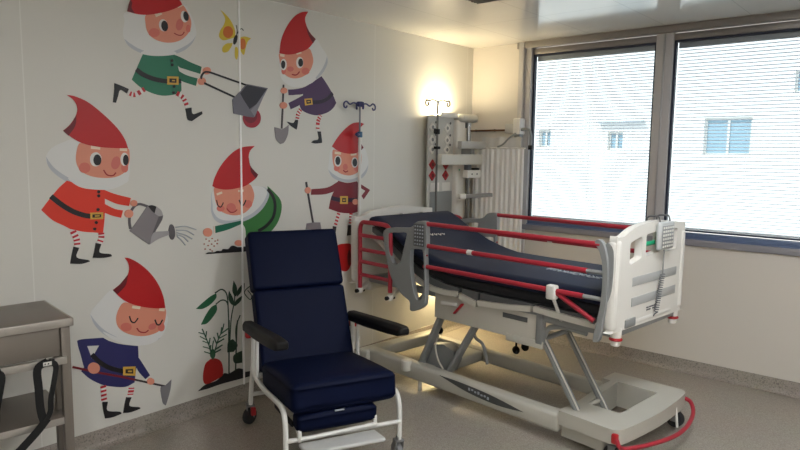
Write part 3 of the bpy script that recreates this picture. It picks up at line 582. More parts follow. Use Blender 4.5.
('face','mouth','k',[(-2241,2230),(-2208,2229),(-2186,2240),(-2171,2257)],8.5),
('eye','white','s',[(-2286,2292),(-2289,2275),(-2297,2261),(-2308,2252),(-2321,2251),(-2332,2257),(-2340,2270),(-2342,2286),(-2339,2303),(-2331,2317),(-2320,2326),(-2308,2328),(-2296,2321),(-2289,2309)]),
('eye','black','s',[(-2299,2291),(-2301,2279),(-2306,2269),(-2313,2262),(-2322,2261),(-2329,2266),(-2334,2275),(-2336,2287),(-2334,2299),(-2329,2309),(-2321,2315),(-2313,2316),(-2306,2312),(-2300,2303)]),
('eye','white','s',[(-2136,2323),(-2139,2305),(-2149,2291),(-2162,2282),(-2176,2280),(-2189,2286),(-2198,2299),(-2201,2316),(-2198,2333),(-2189,2348),(-2176,2357),(-2161,2359),(-2148,2353),(-2139,2340)]),
('eye','black','s',[(-2138,2323),(-2140,2310),(-2146,2300),(-2156,2293),(-2166,2292),(-2175,2296),(-2181,2306),(-2184,2318),(-2181,2330),(-2175,2341),(-2166,2347),(-2155,2349),(-2146,2344),(-2140,2335)]),
('eyebrow','cream','k',[(-2343,2351),(-2306,2350)],18.0),
('eyebrow','cream','k',[(-2199,2379),(-2155,2394)],18.1),
('hat','red','s',[(-2088,2684,1),(-2154,2667),(-2219,2625),(-2283,2549),(-2330,2459),(-2349,2361,1),(-2268,2362),(-2188,2383),(-2089,2428),(-2018,2503,1),(-2072,2539),(-2108,2589),(-2118,2636)]),
('hat','darkred','s',[(-2112,2582,1),(-2072,2536),(-2018,2503,1),(-2045,2469,1),(-2092,2529)]),
('belt','beltp','k',[(-1850,2132),(-1898,2090),(-1970,2061),(-2056,2050)],26.6),
('belt','gold','s',[(-2127,2070,1),(-2056,2080,1),(-2049,2035,1),(-2121,2023,1)]),
('belt','black','s',[(-2112,2062,1),(-2068,2068,1),(-2063,2043,1),(-2107,2035,1)]),
('belt','gold','k',[(-2099,2051),(-2075,2055)],8.0),
('spade','tooldk','k',[(-2315,2153),(-2323,2009),(-2334,1850)],12.6),
('spade','can','s',[(-2397,1857,1),(-2366,1853),(-2332,1847),(-2296,1864),(-2272,1879,1),(-2280,1815),(-2312,1758),(-2347,1744,1),(-2383,1775),(-2394,1823)]),
('hand','skin','s',[(-2283,2115),(-2286,2106),(-2294,2098),(-2306,2093),(-2319,2092),(-2331,2095),(-2339,2101),(-2342,2110),(-2339,2119),(-2331,2127),(-2319,2132),(-2306,2133),(-2294,2130),(-2286,2124)]),
('hand','skin','s',[(-2285,2013),(-2288,2003),(-2298,1994),(-2311,1989),(-2326,1988),(-2339,1991),(-2348,1999),(-2351,2009),(-2348,2019),(-2338,2028),(-2325,2033),(-2311,2034),(-2297,2030),(-2288,2023)]),
('leg','white','L',[(-2164,1992),(-2187,1956),(-2194,1915)],29.0,4),
('leg','white','L',[(-1973,1961),(-1996,1915),(-2001,1843)],30.5,5),
('boot','black','s',[(-2288,1901,1),(-2231,1894),(-2210,1917,1),(-2187,1918,1),(-2194,1874),(-2202,1849,1),(-2253,1873)]),
('boot','black','s',[(-2001,1843,1),(-1970,1844,1),(-1959,1773),(-1961,1760,1),(-2022,1754),(-2062,1760,1),(-2040,1776),(-1991,1788)]),
],
'F': [
('beard','beard','s',[(-1512,1732),(-1464,1665),(-1453,1594),(-1473,1537),(-1534,1488),(-1654,1462),(-1770,1472),(-1854,1508),(-1891,1555),(-1882,1635),(-1846,1729),(-1676,1718)]),
('beard','beardedge','s',[(-1453,1601,1),(-1473,1537),(-1534,1488),(-1654,1462),(-1770,1472),(-1854,1508),(-1893,1562,1),(-1836,1525),(-1751,1492),(-1654,1483),(-1555,1507),(-1490,1551)]),
('coat','maroon','s',[(-1789,1476,1),(-1689,1457),(-1585,1467,1),(-1539,1386),(-1547,1232,1),(-1628,1216),(-1760,1228),(-1887,1266,1),(-1859,1356),(-1803,1436)]),
('arm','maroon','s',[(-1789,1470,1),(-1900,1428),(-2060,1420,1),(-2066,1378,1),(-1928,1377),(-1812,1399,1)]),
('arm','maroon','s',[(-1579,1461,1),(-1431,1393,1),(-1505,1320,1),(-1530,1349,1),(-1487,1388,1),(-1549,1416,1)]),
('face','skin','s',[(-1846,1709),(-1845,1622),(-1817,1561),(-1751,1526),(-1655,1515),(-1565,1545),(-1536,1608),(-1541,1699),(-1597,1688),(-1695,1684),(-1790,1703)]),
('face','blush','s',[(-1774,1570),(-1777,1561),(-1786,1553),(-1798,1549),(-1811,1549),(-1823,1554),(-1831,1561),(-1834,1571),(-1831,1580),(-1823,1588),(-1811,1592),(-1798,1592),(-1786,1587),(-1777,1580)]),
('face','blush','s',[(-1553,1566),(-1557,1556),(-1565,1548),(-1578,1544),(-1593,1544),(-1605,1549),(-1614,1557),(-1618,1566),(-1614,1576),(-1606,1584),(-1593,1588),(-1579,1588),(-1566,1583),(-1557,1576)]),
('face','nose','s',[(-1686,1581),(-1689,1570),(-1696,1561),(-1707,1557),(-1719,1557),(-1730,1562),(-1737,1570),(-1740,1581),(-1738,1592),(-1730,1600),(-1719,1605),(-1707,1605),(-1697,1600),(-1689,1591)]),
('face','mouth','k',[(-1736,1556),(-1713,1542),(-1684,1550)],9.5),
('eye','white','s',[(-1756,1626),(-1759,1608),(-1770,1593),(-1785,1585),(-1802,1585),(-1817,1593),(-1827,1608),(-1831,1626),(-1827,1644),(-1817,1659),(-1802,1667),(-1785,1667),(-1770,1659),(-1759,1644)]),
('eye','black','s',[(-1767,1629),(-1770,1615),(-1777,1603),(-1787,1597),(-1799,1597),(-1810,1603),(-1817,1615),(-1820,1629),(-1817,1643),(-1810,1654),(-1799,1660),(-1788,1660),(-1777,1654),(-1770,1643)]),
('eye','white','s',[(-1576,1615),(-1579,1597),(-1589,1583),(-1604,1576),(-1620,1576),(-1634,1584),(-1644,1598),(-1647,1615),(-1644,1633),(-1634,1647),(-1620,1654),(-1604,1654),(-1590,1647),(-1580,1633)]),
('eye','black','s',[(-1584,1615),(-1587,1601),(-1594,1590),(-1604,1584),(-1615,1584),(-1626,1590),(-1633,1601),(-1636,1615),(-1633,1629),(-1626,1640),(-1616,1646),(-1604,1646),(-1594,1640),(-1587,1629)]),
('eyebrow','cream','k',[(-1827,1689),(-1762,1684)],19.0),
('eyebrow','cream','k',[(-1656,1677),(-1593,1683)],20.0),
('hat','red','s',[(-1508,1920,1),(-1563,1929),(-1638,1918),(-1715,1874),(-1790,1811),(-1855,1736,1),(-1790,1703),(-1695,1684),(-1597,1688),(-1512,1732,1),(-1549,1776),(-1562,1832),(-1548,1888)]),
('hat','darkred','s',[(-1562,1832,1),(-1549,1776),(-1512,1732,1),(-1545,1709,1),(-1581,1761)]),
('belt','beltp','k',[(-1859,1346),(-1760,1327),(-1548,1318)],31.5),
('belt','gold','s',[(-1769,1357,1),(-1685,1353,1),(-1685,1292,1),(-1769,1297,1)]),
('belt','black','s',[(-1749,1341,1),(-1706,1339,1),(-1706,1308,1),(-1749,1310,1)]),
('belt','gold','k',[(-1740,1324),(-1714,1323)],9.5),
('shovel','tooldk','k',[(-2112,1474),(-2081,1326),(-2045,1165)],16.0),
('shovel','can','s',[(-2108,1170,1),(-2040,1173,1),(-1976,1168,1),(-1965,1115,1),(-2118,1127,1)]),
('hand','skin','s',[(-2068,1412),(-2071,1402),(-2079,1394),(-2090,1390),(-2103,1390),(-2114,1395),(-2122,1404),(-2125,1414),(-2122,1424),(-2114,1432),(-2103,1436),(-2090,1436),(-2079,1431),(-2071,1422)]),
('hand','skin','s',[(-1569,1304),(-1572,1294),(-1581,1286),(-1595,1282),(-1609,1283),(-1623,1288),(-1632,1297),(-1635,1307),(-1632,1317),(-1623,1324),(-1610,1328),(-1595,1328),(-1582,1323),(-1572,1314)]),
('leg','white','L',[(-1783,1225),(-1822,1124)],30.0,4),
('leg','white','L',[(-1649,1217),(-1657,1124)],31.0,4),
('boot','black','s',[(-1845,1130,1),(-1808,1123,1),(-1822,1056,1),(-1894,1066,1),(-1850,1077)]),
('boot','black','s',[(-1681,1126,1),(-1640,1123,1),(-1645,1043,1),(-1692,1042,1),(-1684,1086)]),
],
'V': [
('fruit','red','s',[(-1793,974),(-1715,981),(-1644,966),(-1623,888),(-1640,815),(-1685,761),(-1752,774),(-1798,834),(-1816,910)]),
('fruit','darkred','s',[(-1644,858),(-1646,831),(-1651,809),(-1659,798),(-1669,799),(-1677,812),(-1683,835),(-1685,863),(-1683,891),(-1678,912),(-1670,924),(-1660,923),(-1652,910),(-1646,887)]),
],
'Y': [
('wing','yellow','s',[(-2812,2570,1),(-2774,2548),(-2735,2514),(-2705,2460),(-2706,2417,1),(-2747,2400),(-2796,2385),(-2825,2405),(-2815,2444),(-2790,2480),(-2779,2523)]),
('wing','orange','s',[(-2721,2447),(-2725,2430),(-2736,2416),(-2751,2406),(-2768,2404),(-2783,2409),(-2793,2420),(-2796,2436),(-2792,2452),(-2782,2467),(-2767,2476),(-2750,2479),(-2735,2474),(-2724,2463)]),
('wing','yellow','s',[(-2725,2378,1),(-2772,2368),(-2802,2339),(-2798,2311),(-2763,2319),(-2733,2356,1)]),
('wing','yellow','s',[(-2707,2353),(-2687,2350),(-2686,2304),(-2697,2277),(-2710,2297)]),
('wing','yellow','s',[(-2681,2414,1),(-2634,2433),(-2582,2428,1),(-2609,2403),(-2625,2362),(-2641,2314),(-2667,2340),(-2676,2381)]),
('wing','orange','s',[(-2625,2386),(-2627,2370),(-2634,2357),(-2644,2349),(-2654,2348),(-2664,2353),(-2670,2365),(-2672,2380),(-2670,2395),(-2663,2409),(-2653,2417),(-2643,2418),(-2633,2413),(-2627,2401)]),
('body','black','s',[(-2691,2401),(-2696,2387),(-2704,2376),(-2711,2370),(-2717,2371),(-2721,2377),(-2721,2389),(-2718,2403),(-2713,2417),(-2705,2428),(-2698,2434),(-2692,2433),(-2688,2427),(-2688,2415)]),
('antenna','black','k',[(-2694,2435),(-2690,2463),(-2697,2495)],4.5),
('antenna','black','k',[(-2693,2436),(-2675,2465),(-2654,2478),(-2641,2468)],5.0),
],
'G': [
('bean_plant','dgreen','k',[(-2792,422),(-2790,597),(-2797,691),(-2838,717),(-2885,697)],8.6),
('bean_plant','dgreen','k',[(-2790,597),(-2798,740),(-2837,788),(-2890,772)],9.1),
('bean_plant','dgreen','k',[(-2783,420),(-2769,582),(-2742,694),(-2738,788)],8.6),
('bean_plant','dgreen','k',[(-2732,409),(-2736,480),(-2727,531),(-2698,590)],8.2),
('bean_pod','podgreen','s',[(-3030,692,1),(-2988,720),(-2925,755),(-2880,769,1),(-2882,738),(-2926,702),(-2983,684)]),
('bean_pod','podgreen','s',[(-2997,583,1),(-2961,639),(-2920,683),(-2880,696,1),(-2878,655),(-2916,610),(-2957,582)]),
('bean_leaf','dgreen','s',[(-2746,834,1),(-2722,786),(-2723,733),(-2740,723,1),(-2757,770)]),
('bean_leaf','dgreen','s',[(-2783,772,1),(-2754,717),(-2740,662,1),(-2771,681),(-2790,725)]),
('bean_leaf','dgreen','s',[(-2680,721,1),(-2693,686),(-2737,659,1),(-2751,669),(-2724,701)]),
('bean_leaf','dgreen','s',[(-2679,799,1),(-2688,749),(-2721,720,1),(-2716,764)]),
('bean_plant','dgreen','k',[(-2662,804),(-2667,756),(-2676,704)],7.0),
('bean_plant','dgreen','k',[(-2599,784),(-2645,761),(-2661,734),(-2617,684),(-2604,709),(-2635,751)],6.0),
('soil','black','s',[(-3029,151,1),(-2975,179),(-2889,185),(-2834,219),(-2799,208),(-2764,214),(-2722,225),(-2679,209,1),(-2670,187,1),(-2606,179),(-2542,177,1),(-2537,142,1),(-2672,146),(-2849,152),(-2956,148,1)]),
('carrot','carrotred','s',[(-2912,342),(-2866,319),(-2844,277),(-2842,215),(-2875,196),(-2962,181),(-2988,206),(-2988,259),(-2972,315),(-2946,334)]),
('bean_plant','dgreen','k',[(-2787,573),(-2794,209)],9.1),
('bean_plant','dgreen','k',[(-2719,560),(-2728,489),(-2742,214)],9.1),
('bean_leaf','dgreen','s',[(-2760,437,1),(-2723,389),(-2755,349,1),(-2804,356,1),(-2797,424)]),
('bean_leaf','dgreen','s',[(-2689,341,1),(-2688,257,1),(-2749,269),(-2758,317),(-2727,334)]),
('carrot_leaves','leafgreen','k',[(-2918,335),(-2927,381),(-2943,438),(-2976,522),(-2989,554)],6.6),
('carrot_leaves','leafgreen','k',[(-2915,334),(-2898,392),(-2870,464),(-2839,517),(-2827,557)],6.2),
('carrot_leaves','leafgreen','k',[(-2918,343),(-2916,420),(-2907,460)],6.6),
('carrot_leaves','leafgreen','k',[(-2949,451),(-2988,474)],5.6),
('carrot_leaves','leafgreen','k',[(-2959,475),(-3006,508)],6.2),
('carrot_leaves','leafgreen','k',[(-2974,516),(-3015,536)],6.2),
('carrot_leaves','leafgreen','k',[(-2937,413),(-2986,436)],6.0),
('carrot_leaves','leafgreen','k',[(-2928,375),(-2977,401)],6.5),
('carrot_leaves','leafgreen','k',[(-2964,496),(-2958,533)],6.0),
('carrot_leaves','leafgreen','k',[(-2943,441),(-2933,483)],6.2),
('carrot_leaves','leafgreen','k',[(-2935,401),(-2929,435)],6.6),
('carrot_leaves','leafgreen','k',[(-2884,431),(-2907,484)],6.6),
('carrot_leaves','leafgreen','k',[(-2870,464),(-2879,505)],6.6),
('carrot_leaves','leafgreen','k',[(-2853,490),(-2844,536)],6.5),
('carrot_leaves','leafgreen','k',[(-2881,439),(-2829,455)],6.6),
('carrot_leaves','leafgreen','k',[(-2865,466),(-2808,481)],5.6),
('carrot_leaves','leafgreen','k',[(-2850,494),(-2798,517)],6.5),
('carrot_leaves','leafgreen','k',[(-2895,398),(-2843,416)],6.6),
('carrot_leaves','leafgreen','k',[(-2905,376),(-2855,388)],6.6),
('carrot_leaves','leafgreen','k',[(-2901,381),(-2914,402)],6.6),
('carrot_leaves','leafgreen','s',[(-2898,368),(-2901,355),(-2906,346),(-2913,342),(-2922,344),(-2929,351),(-2934,363),(-2935,377),(-2933,390),(-2928,400),(-2920,404),(-2912,402),(-2905,394),(-2900,382)]),
],
}
# ------------------------------------------------------------------ printed gnome pictures on the wall panels
PM = {k: mat('print ' + k, c, 0.42) for k, c in dict(
    beard=(222, 222, 220), beardedge=(186, 190, 196), green=(38, 116, 88), greenl=(30, 106, 80), greend=(56, 118, 58), cuff=(232, 214, 200), skin=(222, 146, 122), blush=(216, 118, 104),
    nose=(212, 116, 106), mouth=(160, 30, 36), white=(226, 224, 220), black=(28, 26, 30), cream=(232, 214, 190), red=(186, 28, 32), darkred=(106, 20, 32),
    gold=(208, 166, 70), wheel=(160, 34, 52), wheeld=(120, 28, 46), barrow=(112, 110, 120), barrowd=(52, 50, 58), barrowl=(136, 136, 144), redcoat=(222, 56, 36),
    can=(132, 126, 130), cand=(96, 92, 96), canl=(166, 162, 164), water=(168, 174, 180), navy=(44, 44, 98), tool=(120, 26, 36), tooldk=(58, 50, 54), tooll=(124, 122, 126),
    seed=(176, 110, 90), purple=(74, 46, 88), beltp=(44, 28, 52), maroon=(126, 32, 44), yellow=(212, 186, 60), orange=(206, 112, 50), dgreen=(34, 62, 44),
    podgreen=(36, 92, 60), leafgreen=(38, 84, 58), carrotred=(176, 32, 30), stripe=(196, 44, 54)).items()}
def strip(P, w0, w1=None):
    w1 = w0 if w1 is None else w1; L, Rr = [], []
    for i, p in enumerate(P):
        a = P[max(i - 1, 0)]; b = P[min(i + 1, len(P) - 1)]
        d = (b - a).normalized(); n = Vector((-d.y, d.x)); w = (w0 + (w1 - w0) * i / (len(P) - 1)) / 2
        L.append(p + n * w); Rr.append(p - n * w)
    return L + Rr[::-1]
SPLIT = {'boot', 'hand', 'eyebrow', 'bean_pod', 'bean_leaf', 'leg'}
SUB = {'eye': 'face', 'eyebrow': 'face'}
def picture(key, name, label, cat='wall picture', group='gnome pictures'):
    shapes = MURAL[key]
    ys = [p[0] for s in shapes for p in s[3]]; zs = [p[1] for s in shapes for p in s[3]]
    cy, cz = (min(ys) + max(ys)) / 2000, min(zs) / 1000
    root = thing(name, (0, cy, cz), label, cat, group=group)
    parts = []; cur = {}
    def add(part, entry, new):
        if new or part not in cur:
            cur[part] = []; parts.append((part, cur[part]))
        cur[part].append(entry)
    arms = []; layer = 0
    for s in shapes:
        part, m, kind, pts = s[:4]; layer += 1
        if kind == 's': polys = [(m, spline2(pts, 4))]
        elif kind == 'k':
            P = catmull(pts, False, 4) if len(pts) > 2 else [Vector(p) for p in pts]
            polys = [(m, strip(P, s[4], s[5] if len(s) > 5 else None))]
        else:                                           # striped stocking
            P = catmull(pts, False, 8); w = s[4]; polys = [('white', strip(P, w))]; n = s[5]
            for k in range(n):
                i0 = int((k + 0.1) / n * (len(P) - 1)); i1 = max(i0 + 1, int((k + 0.62) / n * (len(P) - 1)))
                polys.append(('stripe', strip(P[i0:i1 + 1], w * 1.02)))
        new = part in SPLIT
        if part == 'eye': new = m == 'white' or kind == 'k'
        if part == 'wing': new = m == 'yellow'
        if part == 'arm' and m != 'cuff': new = True
        for j, (mm, poly) in enumerate(polys):
            x = 0.0007 + 0.00016 * layer + 0.00006 * j
            e = (mm, x, poly)
            if part == 'arm':
                if m == 'cuff': arms.pop(0).append(e) if arms else add('arm', e, False)
                else: add('arm', e, True); arms.append(cur['arm'])
            else: add(part, e, new and j == 0)
    made = {}
    for part, entries in parts:
        mats = []; bm = bmesh.new()
        for mm, x, poly in entries:
            if PM[mm] not in mats: mats.append(PM[mm])
            t = bmesh.new()
            q = []
            for p in poly:
                v = Vector((x, p[0] / 1000 - cy, p[1] / 1000 - cz))
                if not q or (v - q[-1]).length > 2e-4: q.append(v)
            if (q[0] - q[-1]).length < 2e-4: q.pop()
            V = [t.verts.new(v) for v in q]; B = [t.verts.new((0.0002, v.y, v.z)) for v in q]
            E_ = [t.edges.new((V[i], V[(i + 1) % len(V)])) for i in range(len(V))]
            bmesh.ops.triangle_fill(t, edges=E_, use_beauty=True)
            for f in t.faces:
                f.normal_update()
                if f.normal.x < 0: f.normal_flip()
            for i in range(len(V)):
                j = (i + 1) % len(V); t.faces.new((V[i], V[j], B[j], B[i]))
            for f in t.faces: f.material_index = mats.index(PM[mm])
            me = bpy.data.meshes.new('t'); t.to_mesh(me); t.free(); bm.from_mesh(me); bpy.data.meshes.remove(me)
        me = bpy.data.meshes.new(part); bm.to_mesh(me); bm.free()
        for m in mats: me.materials.append(m)
        o = bpy.data.objects.new(part, me); COL.objects.link(o)
        o.parent = made.get(SUB.get(part), root)
        made.setdefault(part, o)
    return root
picture('A', 'gnome_picture', 'printed gnome in a green coat running with a wheelbarrow')
picture('B', 'gnome_picture', 'printed gnome in a bright red coat pouring from a grey watering can')
picture('C', 'gnome_picture', 'printed gnome in a navy coat holding a hoe, eyes closed, beside the steel cart')
picture('D', 'gnome_picture', 'printed gnome in green bending to sow seeds just above the blue armchair')
picture('E', 'gnome_picture', 'printed gnome in a purple coat digging with a spade, up by the ceiling')
picture('F', 'gnome_picture', 'printed gnome in a maroon coat with a shovel behind the thin drip stand')
picture('Y', 'butterfly_picture', 'printed yellow and orange butterfly on the wall above the wheelbarrow', group=None)
picture('G', 'vegetable_picture', 'printed carrot and bean plants in black soil low on the wall', group=None)
picture('V', 'vegetable_picture', 'printed red round vegetable on the wall between armchair and bed', group=None)
# ------------------------------------------------------------------ hospital bed (x towards the foot, y towards the window)
BED = ((0.149, -1.276, 0.0), R(-5.48))
bed = thing('hospital_bed', BED[0], 'raised white hospital bed with red side rails and grey rail panels', 'bed', BED[1])

BAND = mat('light grey band', (176, 177, 176), 0.45)
def board(name, x, out):
    """head / foot board: moulded slab with three grip slots and two grey bands on its outer face (out = +1 / -1)"""
    ol = [(-0.43, 0.76, 0), (-0.415, 0.745, 0), (0.40, 0.735, 0), (0.415, 0.75, 0), (0.425, 0.9, 0), (0.42, 1.255, 0), (0.405, 1.285, 0), (0.30, 1.302, 0), (0.1, 1.322, 0), (-0.05, 1.322, 0),
          (-0.24, 1.303, 0), (-0.33, 1.275, 0), (-0.37, 1.262, 0), (-0.43, 1.258, 0), (-0.446, 1.238, 0), (-0.446, 0.9, 0)]
    def slot(a, b, z0, z1, s=0.0):
        r = 0.016; q = []
        for cy, cz, t0 in ((b - r, z1 + s - r, 0), (a + r, z1 - r, 90), (a + r, z0 + r, 180), (b - r, z0 + s + r, 270)):
            for k in range(4): q.append((cy + r * math.cos(R(t0 + 30 * k)), cz + r * math.sin(R(t0 + 30 * k))))
        return q
    hs = [slot(-0.295, -0.155, 1.10, 1.225, 0.022), slot(-0.105, 0.07, 1.13, 1.255, 0.01), slot(0.125, 0.31, 1.135, 1.265)]
    dz = 0.0 if out > 0 else -0.06
    m = MB()
    m.plate(spline2(ol, 4), hs, lambda y, z: (x + (0.008 if out > 0 else -0.008), y, z + dz), (out, 0, 0), 0.044)
    # rounded shoulders along both upright edges
    for y in (-0.42, 0.398):
        m.box((x + out * 0.025, y, 1.0 + dz), (0.074, 0.062, 0.50), 0.029, 5)
    o = m.build(name, WHITEP, bed, 35)
    for z in (1.0, 0.885):
        st = MB().box((x + out * 0.0535, 0.035, z + dz), (0.003, 0.57, 0.05), 0.001)
        st.build('grey_band', BAND, o)
    return o
fb = board('footboard', 2.108, 1)
hb = board('headboard', 0.02, -1)
m = MB()                                             # grey side trim of the footboard, maker's mark, corner box
for y in (-0.4515, 0.4295):
    MB().plate(spline2([(2.098, 1.22, 0), (2.145, 1.19, 0), (2.147, 1.0, 0), (2.125, 0.91, 0), (2.098, 0.87, 0), (2.094, 1.05, 0)], 4), [], lambda a, b: (a, y - 0.003, b), (0, 1, 0), 0.006).build('side_trim', GREYP, fb)
m = MB()
for k, (y, z, wd) in enumerate(((-0.045, 0.826, 0.03), (-0.01, 0.826, 0.022), (0.02, 0.826, 0.026), (0.05, 0.826, 0.02), (-0.03, 0.812, 0.05), (0.04, 0.812, 0.04))):
    m.box((2.161, y, z), (0.002, wd, 0.008))
m.build('emblem', PRINTD, fb)
MB().box((2.157, -0.255, 0.772), (0.022, 0.12, 0.05), 0.006).build('socket_box', GREYP, fb)
MB().cyl((2.14, -0.135, 1.195), (2.14, 0.045, 1.195), 0.013, seg=12).build('green_tag', GREEN, fb)
MB().box((2.138, 0.03, 0.765), (0.05, 0.5, 0.03), 0.008).build('lower_rail', WHITEP, fb)
for x in (2.133,):
    for y in (-0.355, 0.375):
        r = MB().cyl((x, y, 0.76), (x, y, 0.70), 0.03, seg=20, bev=0.006).build('corner_buffer', WHITEP, bed)
        k = MB(); k.torus((x, y, 0.692), 0.030, 0.007).cyl((x, y, 0.702), (x, y, 0.684), 0.028, seg=20)
        k.build('red_ring', REDP, r)
        MB().cyl((x, y, 0.684), (x, y, 0.655), 0.028, 0.025, seg=20, bev=0.005).build('roller', WHITEP, r)

# mattress platform: four curved plates with pale edging
def prof_pt(u):
    """underside of the mattress"""
    P = [(0.13, 1.15), (0.25, 1.115), (0.5, 0.962), (0.76, 0.845), (0.95, 0.812), (1.2, 0.808), (2.13, 0.808)]
    for (a, za), (b, zb) in zip(P, P[1:]):
        if u <= b: return za + (zb - za) * max(0, (u - a) / (b - a))
    return P[-1][1]
def platform(u0, u1, drop0, drop1, sag):
    n = 9; tp, bt = [], []
    for i in range(n):
        t = i / (n - 1); u = u0 + (u1 - u0) * t
        z = prof_pt(u) - 0.006
        tp.append((u, z)); bt.append((u, z - 0.022 - drop0 * (1 - t) - drop1 * t - sag * math.sin(PI * t)))
    secs = []
    for y, k in ((-0.40, 0), (-0.39, 1), (0.39, 1), (0.40, 0)):
        secs.append([(u, y, z) for u, z in tp] + [(u, y, z) for u, z in reversed(bt)])
    o = MB().loft(secs).build('platform_section', GREYD, bed)
    for y in (-0.412, 0.412):
        e = MB(); e.loft([[(u, y - 0.014, z + d), (u, y + 0.014, z + d), (u, y + 0.014, z - 0.022), (u, y - 0.014, z - 0.022)] for (u, z), d in zip(bt, [0.012] * n)])
        e.build('edge_strip', IVORY, o)
platform(0.16, 1.03, 0.03, 0.012, 0.03)
platform(1.06, 1.20, 0.02, 0.05, 0.0)
platform(1.215, 1.62, 0.035, 0.0, 0.006)
platform(1.64, 2.12, -0.005, 0.016, 0.004)

# bed frame under the platform
m = MB()
m.box((1.235, -0.372, 0.645), (0.87, 0.016, 0.175), 0.006).box((1.235, 0.372, 0.645), (0.87, 0.016, 0.175), 0.006)
m.box((1.55, -0.376, 0.556), (0.27, 0.02, 0.05), 0.008)
m.box((1.235, 0.0, 0.715), (0.86, 0.74, 0.012))
m.build('frame_cover', IVORY, bed)
MB().box((1.48, -0.3815, 0.69), (0.185, 0.004, 0.03), 0.001).build('frame_slot', GREYD, bed)
m = MB()
for y in (-0.36, 0.36):
    m.bar((0.10, y, 0.725), (2.15, y, 0.725), 0.03, 0.05)
for u in (0.11, 0.7, 1.75, 2.13): m.bar((u, -0.37, 0.728), (u, 0.37, 0.728), 0.04, 0.04)
m.box((1.66, -0.365, 0.66), (0.045, 0.05, 0.2), 0.008).box((1.66, 0.365, 0.66), (0.045, 0.05, 0.2), 0.008)
m.tube([(1.67, -0.34, 0.60), (1.70, -0.34, 0.66), (1.80, -0.34, 0.685), (1.95, -0.34, 0.68)], 0.016)
m.build('frame', GREYP, bed)
m = MB().bar((0.88, -0.402, 0.677), (1.03, -0.402, 0.69), 0.014, 0.026, 0.005)
m.build('release_handle', WHITEP, bed)
MB().bar((1.075, -0.402, 0.705), (1.01, -0.412, 0.628), 0.012, 0.03, 0.005, up=(0, 1, 0)).build('release_lever', REDP, bed)
for (u, y) in ((0.02, -0.40), (0.02, 0.40)):
    MB().cyl((u, y, 0.74), (u, y, 0.62), 0.03, seg=18, bev=0.006).build('corner_buffer', WHITEP, bed)
m = MB()
m.bar((0.06, -0.38, 0.655), (0.06, 0.38, 0.655), 0.04, 0.05).bar((0.0, -0.38, 0.66), (0.14, -0.38, 0.66), 0.03, 0.04).bar((0.0, 0.38, 0.66), (0.14, 0.38, 0.66), 0.03, 0.04)
m.build('head_crossbar', IVORY, bed)
for u, zz in ((1.157, 0.305), (1.232, 0.345), (0.421, 0.295)):
    q = MB().cyl((u, 0.1, 0.70), (u, 0.1, zz), 0.007, seg=8).ball((u, 0.1, zz), 0.03, (1, 0.7, 1))
    q.build('cable_roller', BLACKP, bed)

# lifting arms
for (y, c) in ((-0.33, IVORY), (-0.06, IVORY)):
    m = MB().bar((1.645, y, 0.60), (1.96, y, 0.125), 0.022, 0.05, 0.006, up=(0, 1, 0))
    o = m.build('lift_arm', GREYP, bed)
    MB().bar((1.668, y - 0.012, 0.60), (1.983, y - 0.012, 0.125), 0.006, 0.012, 0.002, up=(0, 1, 0)).build('edge_trim', WHITEP, o)
MB().cyl((1.905, -0.34, 0.2), (1.905, -0.04, 0.2), 0.014, seg=12).build('lift_rod', IVORY, bed)
MB().cyl((1.66, -0.36, 0.585), (1.66, 0.36, 0.585), 0.016, seg=12).build('lift_shaft', GREYP, bed)
for y in (-0.31,):
    MB().bar((1.145, y, 0.60), (0.86, y, 0.12), 0.03, 0.072, 0.01, up=(0, 1, 0)).build('lift_arm', GREYP, bed)
    MB().bar((0.815, y, 0.57), (0.595, y, 0.12), 0.03, 0.072, 0.01, up=(0, 1, 0)).build('lift_arm', GREYP, bed)
MB().loft([[(0.62, y, 0.15), (0.86, y, 0.15), (0.90, y, 0.24), (0.90, y, 0.31), (0.80, y, 0.34), (0.66, y, 0.31)] for y in (-0.28, -0.19)]).build('motor_cover', GREYP, bed)
MB().tube([(1.07, -0.29, 0.53), (1.10, -0.29, 0.46), (1.16, -0.29, 0.43), (1.19, -0.29, 0.36), (1.205, -0.29, 0.30)], 0.011).build('motor_cable', GREYP, bed)
MB().cyl((1.13, -0.345, 0.585), (1.13, -0.12, 0.585), 0.02, seg=14).build('lift_shaft', BLACKP, bed)
MB().tube([(0.80, -0.33, 0.42), (0.78, -0.34, 0.34), (0.81, -0.345, 0.25), (0.86, -0.345, 0.19)], 0.006).build('motor_cable', IVORY, bed)

# wheeled base: two beams, head cross member, moulded housing at the foot
m = MB()
m.box((0.98, -0.375, 0.13), (1.72, 0.10, 0.115), 0.022, 3).box((0.98, 0.29, 0.125), (1.72, 0.085, 0.095), 0.02, 3)
m.box((0.115, -0.02, 0.135), (0.12, 0.86, 0.09), 0.022, 3)
m.box((0.66, -0.05, 0.125), (0.16, 0.62, 0.08), 0.02, 3)
base = m.build('base_frame', BASEP, bed)
inl = spline2([(0.90, 0.176, 1), (1.1, 0.176, 0), (1.35, 0.162, 0), (1.6, 0.128, 1), (1.4, 0.112, 0), (1.15, 0.128, 0)], 6)
o = MB().plate(inl, [], lambda a, b: (a, -0.4275, b), (0, 1, 0), 0.004).build('side_inlay', INLAY, base)
m = MB()
for k in range(7): m.box((1.17 + 0.026 * k, -0.429, 0.153 - 0.003 * k + (0.004 if k % 2 else 0)), (0.016, 0.002, 0.012 if k % 3 else 0.018))
m.build('emblem', PRINTL, o)
